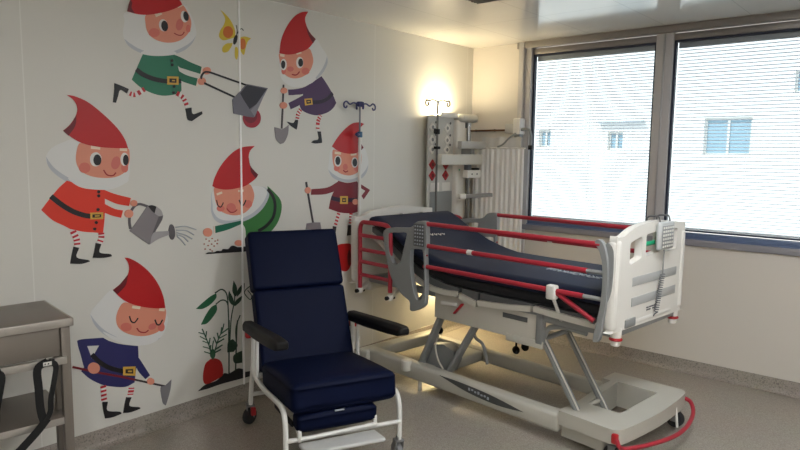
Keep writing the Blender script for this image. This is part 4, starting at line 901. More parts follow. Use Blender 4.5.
outl = spline2([(1.84, -0.425, 1), (2.0, -0.432, 0), (2.12, -0.438, 0), (2.175, -0.438, 0), (2.21, -0.42, 0), (2.228, -0.37, 0), (2.246, -0.2, 0), (2.256, 0.0, 0), (2.25, 0.2, 0), (2.236, 0.37, 0), (2.218, 0.435, 0), (2.18, 0.457, 0), (2.1, 0.455, 0), (1.9, 0.45, 0), (1.74, 0.44, 1), (1.74, 0.27, 1), (1.80, 0.27, 1), (1.80, 0.15, 1), (1.84, -0.2, 1)], 4)
hole = [(1.90, -0.2), (2.105, -0.2), (2.11, 0.285), (1.84, 0.285)]
m = MB()
m.plate(outl, [hole], lambda a, b: (a, b, 0.215), (0, 0, -1), 0.085)
skirt = [(x if x < 2 else 2.0 + (x - 2.0) * 0.55, y * 0.9 if y < 0 else y * 0.95) for x, y in [(p[0], p[1]) for p in outl]]
m.plate(skirt, [hole], lambda a, b: (a, b, 0.132), (0, 0, -1), 0.085)
hs = m.build('foot_housing', BASEP, bed, 30)
bv = hs.modifiers.new('Bevel', 'BEVEL'); bv.width = 0.008; bv.segments = 2; bv.limit_method = 'ANGLE'; bv.angle_limit = R(50)
m = MB().tube([(2.195, -0.425, 0.178), (2.213, -0.442, 0.165), (2.232, -0.42, 0.12), (2.27, -0.29, 0.1), (2.322, -0.1, 0.095), (2.343, 0.06, 0.095), (2.333, 0.22, 0.102), (2.30, 0.37, 0.122), (2.255, 0.44, 0.155), (2.22, 0.43, 0.175)], 0.0125, 10)
m.build('foot_bumper', REDT, bed)
MB().box((2.20, -0.437, 0.168), (0.035, 0.03, 0.055), 0.008).build('pedal', REDP, bed)
MB().cyl((2.243, 0.245, 0.17), (2.258, 0.245, 0.05), 0.008, seg=8).build('brake_post', WHITEP, bed)
for (u, y) in ((0.13, -0.36), (0.13, 0.33), (2.165, -0.375), (2.195, 0.365)):
    c = MB()
    c.cyl((u, y, 0.11), (u, y, 0.085), 0.022, seg=14).box((u, y - 0.03, 0.075), (0.04, 0.008, 0.07), 0.003).box((u, y + 0.03, 0.075), (0.04, 0.008, 0.07), 0.003).box((u, y, 0.104), (0.045, 0.068, 0.012), 0.003)
    co = c.build('caster', GREYP, bed)
    MB().cyl((u, y - 0.024, 0.052), (u, y + 0.024, 0.052), 0.052, seg=24, bev=0.008).build('wheel', RUBBER, co)
c = MB().cyl((0.58, -0.43, 0.205), (0.58, -0.43, 0.13), 0.038, seg=20, bev=0.006)
c.build('post_socket', IVORY, bed)
MB().box((0.69, -0.40, 0.04), (0.018, 0.03, 0.08), 0.004).build('support_foot', IVORY, bed)

# side rails
OUTER = [(0.369, 1.121), (0.405, 1.15), (0.47, 1.163), (0.56, 1.17), (0.656, 1.184), (0.704, 1.223), (0.77, 1.235), (0.799, 1.217), (0.803, 1.06), (0.79, 1.038), (0.801, 0.85), (0.801, 0.693), (0.785, 0.648), (0.73, 0.61), (0.679, 0.592), (0.654, 0.602), (0.648, 0.658), (0.577, 0.69), (0.503, 0.75), (0.449, 0.815), (0.399, 0.955), (0.376, 1.063)]
HOLE1 = [(0.425, 1.09), (0.44, 1.123), (0.52, 1.132), (0.60, 1.14), (0.612, 1.12), (0.585, 1.03), (0.56, 0.945), (0.53, 0.91), (0.47, 0.91), (0.435, 0.99)]
HOLE2 = [(0.652, 1.01), (0.67, 1.03), (0.755, 1.038), (0.773, 1.02), (0.784, 0.9), (0.784, 0.78), (0.77, 0.70), (0.735, 0.68), (0.705, 0.70), (0.672, 0.80), (0.652, 0.9)]
FOOTP = [(2.045, 1.228), (2.07, 1.246), (2.10, 1.215), (2.122, 1.13), (2.13, 1.02), (2.124, 0.90), (2.11, 0.80), (2.098, 0.70), (2.07, 0.685), (2.06, 0.70), (2.078, 0.80), (2.094, 0.90), (2.10, 1.01), (2.094, 1.11), (2.075, 1.18)]
def side_rail(s):
    y = s * 0.46; d = 0.0 if s < 0 else -0.11                # the far rail sits a little nearer the head
    r = MB().cyl((0.79 + d, y, 1.0), (0.80 + d, y, 1.0), 0.006).build('side_rail', REDT, bed)      # hub that the rail parts hang on
    for z in (1.217, 1.066, 0.922):
        e = 2.075 if z > 1.2 else (2.0 if z > 1 else 1.985)
        MB().tube([(0.77 + d, y, z), (e, y, z)], 0.0155, 12).build('rail_tube', REDT, r)
        if z < 1.2: MB().tube([(e, y, z), (2.105, y, z)], 0.0125, 10).build('tube_end', GREYP, r)
    MB().tube([(0.093, y, 0.66), (0.09, y, 1.0), (0.092, y, 1.12), (0.115, y, 1.165), (0.165, y, 1.172), (0.34 + d, y, 1.172), (0.40 + d, y, 1.16), (0.425 + d, y, 1.115), (0.43 + d, y, 1.0), (0.43 + d, y, 0.68)], 0.0165, 12, n=8).build('head_loop', REDT, r)
    for z in (1.07, 0.962, 0.868, 0.768):
        MB().tube([(0.092, y, z), (0.43 + d, y, z)], 0.0145, 10).build('head_rung', REDT, r)
    for u in (0.092, 0.43 + d):
        q = MB().cyl((u, y + s * 0.0, 0.665), (u, y, 0.625), 0.024, seg=16, bev=0.006).build('rail_foot', WHITEP, r)
        MB().cyl((u, y - 0.04, 0.642), (u, y + 0.04, 0.642), 0.015, seg=12).build('foot_bolt', BLACKP, q)
        MB().bar((u, y, 0.645), (u, s * 0.36, 0.70), 0.03, 0.03).build('rail_bracket', IVORY, r)
    p = MB().plate(catmull(OUTER, True, 3), [catmull(HOLE1, True, 3), catmull(HOLE2, True, 3)], lambda a, b: (a + d, y - 0.019, b), (0, 1, 0), 0.038)
    po = p.build('rail_panel', GREYP, r, 30)
    bv = po.modifiers.new('Bevel', 'BEVEL'); bv.width = 0.007; bv.segments = 2; bv.limit_method = 'ANGLE'; bv.angle_limit = R(50)
    MB().box((0.735 + d, y + s * 0.0195, 1.135), (0.10, 0.004, 0.155), 0.001).build('keypad', GREYD, po)
    k = MB()
    for i in range(4):
        for j in range(6): k.cyl((0.7 + d + 0.0235 * i, y + s * 0.021, 1.073 + 0.0245 * j), (0.7 + d + 0.0235 * i, y + s * 0.0255, 1.073 + 0.0245 * j), 0.0062, seg=8)
    k.build('keypad_buttons', PRINTL, po)
    f = MB().plate(catmull(FOOTP, True, 3), [], lambda a, b: (a, y - 0.014, b), (0, 1, 0), 0.028)
    fo = f.build('end_panel', GREYP, r, 30)
    bv = fo.modifiers.new('Bevel', 'BEVEL'); bv.width = 0.006; bv.segments = 2; bv.limit_method = 'ANGLE'; bv.angle_limit = R(50)
    MB().box((1.787, y, 0.912), (0.062, 0.05, 0.085), 0.012, 3).build('rail_clamp', WHITEP, r)
    MB().tube([(1.81, y, 0.915), (2.045, y - s * 0.02, 0.79)], 0.0145, 10).build('rail_brace', REDT, r)
    MB().bar((1.80, y, 0.87), (1.80, s * 0.37, 0.73), 0.012, 0.02, up=(1, 0, 0)).build('rail_bracket', WHITEP, r)
    MB().bar((2.03, y - s * 0.02, 0.80), (2.03, s * 0.37, 0.74), 0.03, 0.03, up=(1, 0, 0)).build('rail_bracket', GREYP, r)
    MB().bar((0.70 + d, y, 0.63), (0.70 + d, s * 0.36, 0.71), 0.03, 0.03, up=(1, 0, 0)).build('rail_bracket', GREYP, r)
    MB().cyl((1.155, y, 1.066), (1.195, y, 1.066), 0.0175, seg=12).build('tube_band', WHITEP, r)
side_rail(-1); side_rail(1)

# ------------------------------------------------------------------ mattress
mt = thing('mattress', BED[0], 'dark navy mattress on the hospital bed, raised at the head end', 'mattress', BED[1])
TOP = [(0.12, 1.175), (0.13, 1.20), (0.16, 1.214), (0.22, 1.222), (0.30, 1.195), (0.44, 1.118), (0.65, 1.03), (0.80, 0.985), (0.94, 0.962), (1.2, 0.957), (1.6, 0.957), (1.9, 0.957), (2.04, 0.955), (2.072, 0.94), (2.085, 0.91)]
def top_at(u):
    for (a, za), (b, zb) in zip(TOP, TOP[1:]):
        if u <= b: return za + (zb - za) * max(0, (u - a) / (b - a))
    return TOP[-1][1]
us = [0.12, 0.125, 0.135, 0.15, 0.18, 0.22, 0.27, 0.33, 0.40, 0.48, 0.56, 0.65, 0.74, 0.84, 0.94, 1.05, 1.2, 1.4, 1.6, 1.8, 1.95, 2.01, 2.05, 2.07, 2.082, 2.085]
def ring(u, lo, hi, hw, r):
    z0, z1 = lo, hi; r = min(r, (z1 - z0) * 0.48); p = []
    for (cy, cz, a0) in ((hw - r, z1 - r, 0), (-hw + r, z1 - r, 90), (-hw + r, z0 + r, 180), (hw - r, z0 + r, 270)):
        for k in range(5):
            a = R(a0 + 90 * k / 4); p.append((u, cy + r * math.cos(a), cz + r * math.sin(a)))
    return p
secs, secb = [], []
for u in us:
    e = min(1.0, min(u - 0.12, 2.085 - u) / 0.04); e = math.sqrt(max(0.0, 1 - (1 - e) ** 2))
    lo, hi = prof_pt(u), max(top_at(u), prof_pt(u) + 0.03)
    mid = lo + (hi - lo) * 0.42
    secs.append(ring(u, mid + (hi - mid) * 0.25 * (1 - e), hi, 0.392 + 0.018 * e, 0.035))
    secb.append(ring(u, lo + 0.001, mid + 0.004, 0.385 + 0.016 * e, 0.02))
mc = MB().loft(secs).build('cover', MATT, mt, 60)
MB().loft(secb).build('base_layer', MATTB, mt, 60)
e = MB()
rng = random.Random(3)
def glyph(u, v, h):
    z = top_at(u) + 0.0035
    k = rng.randint(0, 2)
    P = [(u, v + h * a, z) for a in (-0.5, 0.0, 0.5)] if k == 0 else [(u - h * 0.2, v - h * 0.4, z), (u + h * 0.25, v - h * 0.1, z), (u - h * 0.1, v + h * 0.4, z)] if k == 1 else [(u + h * 0.3 * math.cos(t), v + h * 0.45 * math.sin(t), z) for t in (0.6, 1.6, 2.6, 3.6, 4.6, 5.6)]
    e.tube(P, 0.0032, 6)
for k in range(15): glyph(1.50 + 0.027 * k, -0.05 - 0.003 * k, 0.045 if k % 4 else 0.07)
e.build('emblem', PRINTL, mt)
e = MB()
for (du, dv, h) in ((0, 0, 0.05), (0.02, 0.02, 0.035), (0.03, 0.07, 0.04), (0.035, 0.11, 0.03), (0.04, 0.15, 0.035), (0.04, 0.19, 0.03)):
    u = 0.49 + du; v = -0.19 + dv; z = top_at(u)
    e.tube([(u - h * 0.4, v - h * 0.4, top_at(u - h * 0.4) + 0.006), (u + h * 0.2, v, top_at(u + h * 0.2) + 0.005), (u - h * 0.3, v + h * 0.4, top_at(u - h * 0.3) + 0.005)], 0.0055 if dv < 0.01 else 0.0036, 6)
e.build('emblem', WHITEP, mt)

# ------------------------------------------------------------------ hand control hung over the footboard
hc = thing('hand_control', BED[0], 'grey bed hand control hooked over the footboard with a coiled lead', 'hand control', BED[1])
hx = 2.181
o = MB().box((hx, 0.085, 1.235), (0.034, 0.19, 0.165), 0.016, 3).build('body', mat('light grey plastic', (188, 190, 190), 0.4), hc)
MB().box((hx + 0.0175, 0.085, 1.23), (0.003, 0.15, 0.13), 0.001).build('keypad', GREYP, o)
k = MB()
for i in range(5):
    for j in range(6): k.box((hx + 0.0195, 0.027 + 0.029 * i, 1.176 + 0.0215 * j), (0.004, 0.017, 0.013), 0.002)
k.build('keypad_buttons', WHITEP, o)
for y in (0.02, 0.15):
    MB().tube([(hx, y, 1.30), (hx - 0.012, y, 1.345), (hx - 0.04, y, 1.348), (hx - 0.078, y, 1.34), (hx - 0.084, y, 1.30)], 0.005).build('hook', GREYD, hc)
MB().tube([(hx, 0.085, 1.158), (hx, 0.085, 1.08), (hx + 0.003, 0.08, 1.01)], 0.0045).build('lead', GREYP, hc)
cp = []
for i in range(17 * 8 + 1):
    a = 2 * PI * i / 8; t = i / (17 * 8); cp.append((hx + 0.003 + 0.011 * math.cos(a), 0.08 - 0.06 * t + 0.013 * math.sin(a), 1.01 - 0.215 * t))
cp += [(hx + 0.002, 0.01, 0.785), (hx - 0.004, 0.0, 0.77)]
MB().tube(cp, 0.0032, 6, n=2).build('coiled_lead', mat('grey cable', (112, 114, 118), 0.5), hc)

# ------------------------------------------------------------------ drip stands
def drip_stand_bed():
    o = thing('drip_stand', (0.05, -1.605, 0.64), 'thin drip stand with dark blue hooks standing at the bed headboard', 'drip stand', group=None)
    MB().cyl((0, 0, 0.0), (0, 0, 1.19), 0.0125, seg=14).build('lower_pole', WTUBE, o)
    MB().cyl((0, 0, 1.17), (0, 0, 1.43), 0.0075, seg=12).build('upper_pole', mat('grey tube', (120, 120, 126), 0.35, 0.5), o)
    q = MB().cyl((0, 0, 1.17), (0, 0, 1.215), 0.021, seg=16, bev=0.004).build('clamp', TEALP, o)
    MB().cyl((0, 0, 1.192), (0.02, -0.045, 1.192), 0.009, seg=10).ball((0.024, -0.055, 1.192), 0.015).build('clamp_knob', BLUEP, q)
    h = MB().cyl((0, 0, 1.405), (0, 0, 1.445), 0.026, seg=16, bev=0.006).build('hook_hub', BLUEP, o)
    for a in (90, 270, 0, 180):
        c, s = math.cos(R(a)), math.sin(R(a)); L = 1.0 if a in (90, 270) else 0.22
        MB().tube([(c * d * L, s * d * L, z) for d, z in ((0.02, 1.425), (0.07, 1.432), (0.11, 1.418), (0.145, 1.437), (0.172, 1.422), (0.17, 1.396), (0.15, 1.39), (0.14, 1.405))], 0.0062, 8).build('hook', BLUEP, h)
    MB().cyl((0, 0, 0.0), (0, 0, 0.09), 0.02, seg=14).box((0.02, 0.0, 0.05), (0.022, 0.03, 0.04), 0.004).build('socket_bracket', IVORY, o)
drip_stand_bed()
o = thing('drip_stand', (0.15, -0.743, 0.0), 'steel drip stand with two hooks clamped to the front of the medical supply unit', 'drip stand')
MB().cyl((0, 0, 0.95), (0, 0, 2.14), 0.0095, seg=12).build('pole', mat('dark steel tube', (112, 110, 106), 0.35, 0.7), o)
h = MB().cyl((0, 0, 2.12), (0, 0, 2.15), 0.014, seg=12).build('hook_hub', CHROME, o)
HOOKD = mat('dark hook steel', (70, 68, 64), 0.4, 0.5)
for s in (-1, 1):
    MB().tube([(0, 0, 2.142), (0.02 * s, 0.045 * s, 2.156), (0.035 * s, 0.075 * s, 2.146), (0.046 * s, 0.10 * s, 2.15), (0.05 * s, 0.108 * s, 2.122), (0.045 * s, 0.096 * s, 2.105), (0.038 * s, 0.082 * s, 2.112), (0.04 * s, 0.086 * s, 2.135)], 0.007, 8).build('hook', HOOKD, h)
for z in (1.885, 1.745):
    q = MB().box((0, 0, z), (0.034, 0.06 if z < 1.8 else 0.035, 0.024 if z < 1.8 else 0.045), 0.005).build('clamp', BLACKP, o)
    if z > 1.8: MB().cyl((0, -0.01, z), (0.01, -0.05, z), 0.007, seg=8).cyl((0.01, -0.05, z - 0.02), (0.01, -0.05, z + 0.025), 0.008, seg=8).build('clamp_knob', BLACKP, q)

# ------------------------------------------------------------------ wall-mounted medical supply unit in the corner
u = thing('medical_supply_unit', (0, -0.45, 0.62), 'grey medical supply unit with rows of white and red outlets in the corner', 'medical supply unit')
PANEL = mat('grey unit front', (196, 194, 188), 0.5)
MB().loft([[(0.0, -0.25, z), (0.0, 0.005, z), (0.105, 0.005, z), (0.11, 0.0, z), (0.11, -0.36, z), (0.105, -0.365, z), (0.09, -0.362, z)] for z in (0.0, 1.40)]).build('housing', PANEL, u)
def outlet(y, z, c, s=0.062):
    r = Matrix.Rotation(R(45), 3, 'X')
    q = MB().box((0.116, y, z), (0.012, s, s), 0.003, rot=r).build('outlet', c, u)
    MB().cyl((0.120, y, z), (0.124, y, z), s * 0.26, seg=14).build('outlet_face', GREYP if c != REDP else mat('dark red', (110, 20, 26), 0.5), q)
for z in (1.302, 1.195, 1.11):
    for y in (-0.32, -0.105):
        outlet(y, z, WHITEP)
        MB().cyl((0.108, y + 0.055, z + 0.045), (0.114, y + 0.055, z + 0.045), 0.011, seg=10).build('marker', GREYD, u)
for z in (0.978, 0.882):
    for y in (-0.31, -0.115): outlet(y, z, REDP, 0.066)
for y in (-0.265, -0.10): MB().box((0.112, y, 0.78), (0.006, 0.12, 0.075), 0.001).build('label_plate', WHITEP, u)
MB().box((0.113, -0.175, 0.62), (0.008, 0.32, 0.235), 0.002).build('lower_cover', GREYP, u)
MB().box((0.075, 0.075, 0.69), (0.15, 0.13, 1.38), 0.02, 3).build('side_housing', WHITEP, u)
MB().cyl((0.152, 0.045, 0.93), (0.156, 0.045, 0.93), 0.008, seg=10).build('indicator', GREEN, u)
MB().box((0.10, 0.155, 1.40), (0.20, 0.26, 0.075), 0.034, 5).build('top_cap', IVORY, u)
MB().box((0.08, -0.11, 1.405), (0.12, 0.26, 0.02), 0.003).box((0.142, -0.11, 1.42), (0.006, 0.26, 0.035), 0.001).build('lamp_tray', WHITEP, u)
MB().box((0.098, -0.11, 1.419), (0.07, 0.22, 0.008)).build('lamp_diffuser', LAMP, u)
MB().box((0.06, -0.08, -0.012), (0.07, 0.36, 0.016), 0.003).build('lamp_tray', WHITEP, u)
MB().box((0.06, -0.08, -0.023), (0.05, 0.32, 0.008)).build('lamp_diffuser', LAMP2, u)
q = MB().cyl((0.14, 0.20, 0.3), (0.14, 0.20, 1.37), 0.019, seg=14).build('rail_pole', CHROME, u)
MB().box((0.09, 0.20, 1.34), (0.10, 0.04, 0.05), 0.006).box((0.075, 0.20, 0.45), (0.15, 0.04, 0.05), 0.006).build('pole_bracket', GREYP, q)
MB().box((0.26, -0.085, 1.025), (0.05, 0.63, 0.094), 0.01, 3).build('equipment_rail', IVORY, u)
MB().box((0.28, 0.06, 1.155), (0.05, 0.40, 0.066), 0.008).build('equipment_rail', mat('pale grey enamel', (178, 176, 170), 0.45), u)
MB().box((0.19, 0.10, 1.08), (0.14, 0.05, 0.16), 0.006).build('rail_bracket', GREYP, u)
d = MB().box((0.26, 0.09, 0.895), (0.06, 0.21, 0.07), 0.008).build('socket_box', WHITEP, u)
for y in (0.05, 0.13): MB().cyl((0.289, y, 0.895), (0.293, y, 0.895), 0.007, seg=10).build('socket_hole', BLACKP, d)
for y, hgt in ((0.025, 0.05), (0.14, 0.02)): MB().box((0.26, y, 0.93 + hgt / 2), (0.045, 0.06 if hgt > 0.03 else 0.09, hgt), 0.006).build('knob', BLACKP if hgt < 0.03 else GREYD, d)
MB().cyl((0.26, 0.04, 0.35), (0.26, 0.04, 0.865), 0.016, seg=12).build('drop_pole', mat('grey pole', (126, 124, 120), 0.4, 0.4), u)
q = MB().bar((0.26, -0.085, 0.695), (0.42, 0.19, 0.71), 0.03, 0.036, 0.004).build('tray_arm', mat('grey arm', (142, 140, 136), 0.4, 0.3), u)
MB().bar((0.255, -0.09, 0.695), (0.285, -0.038, 0.697), 0.04, 0.05, 0.006).build('arm_end', WHITEP, q)

# ------------------------------------------------------------------ folding screen and its wall arm
sc = thing('pleated_screen', (0.40, -0.13, 0.45), 'white pleated privacy screen folded against the wall beside the window', 'privacy screen')
n = 96; secs = []
def pleat(i, t):
    x = -0.28 + 0.54 * i / n
    return x, 0.011 * math.sin(i * 2 * PI / 9.6 + 0.6 * math.sin(i * 0.21)) * (0.8 + 0.2 * t)
for off in (0,):
    t = bmesh.new(); rows = []
    for z in (0.0, 0.45, 0.9, 1.30):
        rows.append([t.verts.new((pleat(i, 1 - z / 1.3)[0], pleat(i, 1 - z / 1.3)[1], z)) for i in range(n + 1)])
    for A, B in zip(rows, rows[1:]):
        for k in range(n): t.faces.new((A[k], A[k + 1], B[k + 1], B[k]))
    bmesh.ops.solidify(t, geom=t.faces[:], thickness=0.003)
    mb = MB(); mb._merge(t, 0)
    mb.build('curtain_panel', FABRIC, sc, 60)
t = bmesh.new(); rows = []
for z in (1.305, 1.40): rows.append([t.verts.new((-0.19 + 0.42 * i / 30, 0.006 * math.sin(i * 0.8), z + (0.006 * math.sin(i * 0.5) if z > 1.35 else 0))) for i in range(31)])
for k in range(30): t.faces.new((rows[0][k], rows[0][k + 1], rows[1][k + 1], rows[1][k]))
bmesh.ops.solidify(t, geom=t.faces[:], thickness=0.003)
mb = MB(); mb._merge(t, 0); mb.build('mesh_header', MESHF, sc, 60)
MB().cyl((-0.28, 0, 1.302), (0.27, 0, 1.302), 0.007, seg=10).build('top_rod', WHITEP, sc)
ar = thing('screen_arm', (0.56, 0, 1.95), 'white wall bracket and bent grey arm holding the pleated screen', 'wall bracket')
MB().box((0.0, -0.06, 0.0), (0.075, 0.10, 0.145), 0.012, 3).build('bracket', WHITEP, ar)
MB().box((-0.06, -0.075, -0.02), (0.13, 0.06, 0.085), 0.008).build('joint_cover', mat('pale grey joint', (186, 184, 180), 0.45), ar)
MB().box((0.005, -0.07, -0.085), (0.06, 0.07, 0.03), 0.006).build('joint_base', GREYP, ar)
MB().tube([(0.03, -0.08, -0.03), (0.10, -0.09, -0.025), (0.135, -0.09, -0.06), (0.14, -0.09, -0.18)], 0.013, 10).build('arm_tube', GREYP, ar)
MB().box((0.14, -0.09, -0.19), (0.035, 0.035, 0.04), 0.006).build('arm_end', BLACKP, ar)
MB().tube([(0.0, -0.10, -0.06), (-0.05, -0.15, -0.11), (-0.10, -0.158, -0.16), (-0.16, -0.158, -0.185)], 0.009, 8).build('screen_hanger', GREYP, ar)
pp = thing('pipe', (0.0, -0.014, 1.92), 'thin brown pipe running along the corner wall above the screen', 'pipe')
MB().tube([(0.0, 0, 0), (0.50, 0, 0)], 0.0085, 10).build('pipe_run', mat('brown pipe', (112, 76, 52), 0.45, 0.3), pp)
for x in (0.06, 0.27, 0.47): MB().box((x, 0.005, 0), (0.012, 0.018, 0.026), 0.002).build('pipe_clip', GREYP, pp)

# ------------------------------------------------------------------ recliner armchair (x forward)
CH = ((1.259, -2.939, 0.0), -0.416)
ch = thing('recliner_armchair', CH[0], 'navy blue vinyl recliner armchair on a white wheeled frame', 'armchair', CH[1])
def pad(name, c, d, rot, bev=0.032, puff=0.012, parent=None, m=VINYL):
    t = bmesh.new(); bmesh.ops.create_cube(t, size=1)
    bmesh.ops.subdivide_edges(t, edges=t.edges[:], cuts=5, use_grid_fill=True)
    for v in t.verts:
        x, y, z = v.co * 2
        b = max(0, 1 - x ** 4) * max(0, 1 - y ** 4) if abs(z) > 0.99 else 0
        v.co.z += math.copysign(b * puff / d[2], z) if b else 0
    bmesh.ops.scale(t, vec=d, verts=t.verts)
    sharp = [e for e in t.edges if len(e.link_faces) == 2 and e.calc_face_angle(0) > 0.9]
    bmesh.ops.bevel(t, geom=sharp, offset=bev, segments=4, profile=0.5, affect='EDGES')
    M = Matrix.Translation(Vector(c)) @ rot.to_4x4()
    bmesh.ops.transform(t, matrix=M, verts=t.verts)
    mb = MB(); mb._merge(t, 0)
    return mb.build(name, m, parent or ch, 50)
RY = lambda a: Matrix.Rotation(R(a), 3, 'Y')
pad('seat', (-0.31, 0, 0.412), (0.66, 0.585, 0.155), RY(-6.5), 0.04, 0.016)
# backrest leaning back: bottom front edge (-0.60, 0.42) to top front edge (-0.964, 1.196)
bd = Vector((-0.364, 0, 0.776)); ba = math.degrees(math.atan2(0.364, 0.776))
bn = Vector((0.776, 0, 0.364)).normalized(); bu = bd.normalized()
def onback(t, off): return Vector((-0.60, 0, 0.42)) + bd * t - bn * off
q = onback(0.272, 0.062); lo = pad('backrest', q, (0.125, 0.58, 0.486), RY(-ba), 0.024, 0.0)
q = onback(0.778, 0.062); hi = pad('headrest', q, (0.125, 0.585, 0.378), RY(-ba), 0.024, 0.0)
q = onback(0.45, 0.14); MB().box(q, (0.02, 0.54, 0.78), 0.008, rot=RY(-ba)).build('back_shell', BLACKP, ch)
q = pad('legrest', (-0.03, -0.045, 0.318), (0.10, 0.44, 0.085), RY(4), 0.026, 0.008)
MB().box((0.018, -0.04, 0.366), (0.012, 0.05, 0.006), 0.001).build('tag', PRINTL, q)
for s in (-1, 1):
    y = s * 0.335
    a = MB().loft([[(x, y + dy, z + dz) for dy, dz in ((-hw, -h), (-hw * 1.05, 0.3 * h), (-hw * 0.7, h), (hw * 0.7, h), (hw * 1.05, 0.3 * h), (hw, -h))] for x, z, hw, h in ((-0.80, 0.638, 0.026, 0.02), (-0.78, 0.641, 0.033, 0.03), (-0.5, 0.672, 0.037, 0.033), (-0.14, 0.718, 0.04, 0.03), (-0.02, 0.733, 0.037, 0.026), (0.005, 0.736, 0.028, 0.018))])
    ao = a.build('armrest', BLACKP, ch, 30)
    bv = ao.modifiers.new('Bevel', 'BEVEL'); bv.width = 0.008; bv.segments = 3; bv.limit_method = 'ANGLE'; bv.angle_limit = R(28)
    yy = s * 0.318
    f = MB().tube([(-0.72, yy, 0.63), (-0.72, yy, 0.5), (-0.725, yy, 0.40), (-0.66, yy, 0.355), (-0.45, yy, 0.352), (-0.14, yy, 0.385), (-0.05, yy, 0.375), (-0.015, yy, 0.32), (-0.008, yy, 0.22), (-0.01, yy, 0.13)], 0.0145, 12, n=8)
    f.tube([(-0.74, yy, 0.40), (-0.79, yy, 0.25), (-0.82, yy, 0.13)], 0.0145, 12)
    f.tube([(-0.63, yy, 0.355), (-0.63, yy, 0.50), (-0.62, yy, 0.64)], 0.012, 10)
    f.build('side_frame', WTUBE, ch)
    for (x, nm) in ((-0.835, 'rear'), (-0.025, 'front')):
        c = MB().cyl((x + 0.012, yy, 0.15), (x + 0.012, yy, 0.115), 0.017, seg=12).box((x, yy - 0.022, 0.085), (0.045, 0.006, 0.085), 0.002, rot=RY(12)).box((x, yy + 0.022, 0.085), (0.045, 0.006, 0.085), 0.002, rot=RY(12)).box((x + 0.008, yy, 0.122), (0.05, 0.05, 0.012), 0.003)
        co = c.build('caster', GREYW, ch)
        w_ = (MB().cyl((x - 0.012, yy - 0.015, 0.051), (x - 0.012, yy + 0.015, 0.051), 0.051, seg=24, bev=0.006) if nm == 'front' else MB().cyl((x - 0.013, yy - 0.012, 0.051), (x + 0.013, yy + 0.006, 0.051), 0.051, seg=24, bev=0.006)).build('wheel', GREYW if nm == 'front' else RUBBER, co)
        if nm == 'rear': MB().box((x + 0.035, yy + 0.012, 0.09), (0.03, 0.03, 0.05), 0.006).build('brake_lever', REDP, co)
    MB().box((-0.76, y, 0.598), (0.045, 0.045, 0.055), 0.01).build('release_button', REDP, ch)
f = MB()
f.tube([(-0.005, -0.318, 0.235), (0.0, 0.318, 0.235)], 0.0125, 10).tube([(-0.02, -0.26, 0.275), (-0.02, 0.18, 0.285)], 0.011, 10).tube([(0.02, -0.25, 0.245), (0.02, 0.17, 0.255)], 0.011, 10)
f.bar((-0.0, 0.165, 0.30), (0.0, 0.165, 0.235), 0.02, 0.03, up=(1, 0, 0)).bar((-0.0, -0.25, 0.29), (0.0, -0.25, 0.225), 0.02, 0.03, up=(1, 0, 0))
f.tube([(-0.70, -0.318, 0.352), (-0.70, 0.318, 0.352)], 0.0125, 10).tube([(-0.80, -0.318, 0.2), (-0.80, 0.318, 0.2)], 0.0125, 10)
f.tube([(-0.45, -0.15, 0.335), (-0.2, -0.15, 0.33), (-0.02, -0.15, 0.28)], 0.011, 8).tube([(-0.45, 0.1, 0.335), (-0.2, 0.1, 0.33), (-0.02, 0.1, 0.28)], 0.011, 8)
f.build('cross_frame', WTUBE, ch)
MB().box((0.09, -0.05, 0.222), (0.15, 0.42, 0.022), 0.01, 3, rot=RY(-6)).build('footplate', mat('pale grey footplate', (196, 196, 194), 0.4), ch)
MB().bar((-0.34, -0.285, 0.30), (-0.05, -0.27, 0.30), 0.012, 0.03).build('side_lever', BLACKP, ch)

# ------------------------------------------------------------------ stainless steel cart
CA = ((0.013, -3.917, 0.0), math.atan2(-0.051, 0.48))
ct = thing('steel_cart', CA[0], 'stainless steel hospital cart with a drawer and lower shelf against the wall', 'cart', CA[1])
D, W_ = 0.475, 0.66                                   # x depth from the wall, y runs to -W_
to = MB().box((D / 2, -W_ / 2, 0.895), (D - 0.004, W_ - 0.004, 0.008), 0.002).build('top', STEELD, ct)
MB().box((D - 0.006, -W_ / 2, 0.881), (0.012, W_, 0.038), 0.003).box((0.006, -W_ / 2, 0.881), (0.012, W_, 0.038), 0.003).box((D / 2, -0.006, 0.881), (D, 0.012, 0.038), 0.003).box((D / 2, -W_ + 0.006, 0.881), (D, 0.012, 0.038), 0.003).build('rim', STEEL, to)
for x in (D - 0.145, D - 0.03):
    for y in (-0.035, -W_ + 0.035):
        l = MB().box((x, y, 0.485), (0.04, 0.04, 0.75), 0.003).build('leg', STEELD, ct)
        c = MB().cyl((x, y, 0.11), (x, y, 0.085), 0.016, seg=12).box((x, y, 0.08), (0.03, 0.045, 0.05), 0.004).build('caster', GREYW, l)
        MB().cyl((x - 0.0, y - 0.014, 0.04), (x, y + 0.014, 0.04), 0.04, seg=20).build('wheel', RUBBER, c)
dr = MB().box((D - 0.03, -W_ / 2, 0.792), (0.02, W_ - 0.115, 0.135), 0.003).box((D / 2, -W_ / 2, 0.735), (D - 0.08, W_ - 0.12, 0.006)).build('drawer', STEELD, ct)
MB().box((D - 0.012, -W_ / 2, 0.703), (0.024, W_ - 0.07, 0.035), 0.003).build('lower_rail', STEEL, ct)
MB().box((0.03, -W_ / 2, 0.703), (0.024, W_ - 0.07, 0.035), 0.003).build('lower_rail', STEEL, ct)
MB().box((D / 2, -0.035, 0.703), (D - 0.08, 0.024, 0.035), 0.003).build('side_rail', STEEL, ct)
sh = MB().box((D / 2, -W_ / 2, 0.421), (D - 0.03, W_ - 0.04, 0.008), 0.002).build('shelf', STEELD, ct)
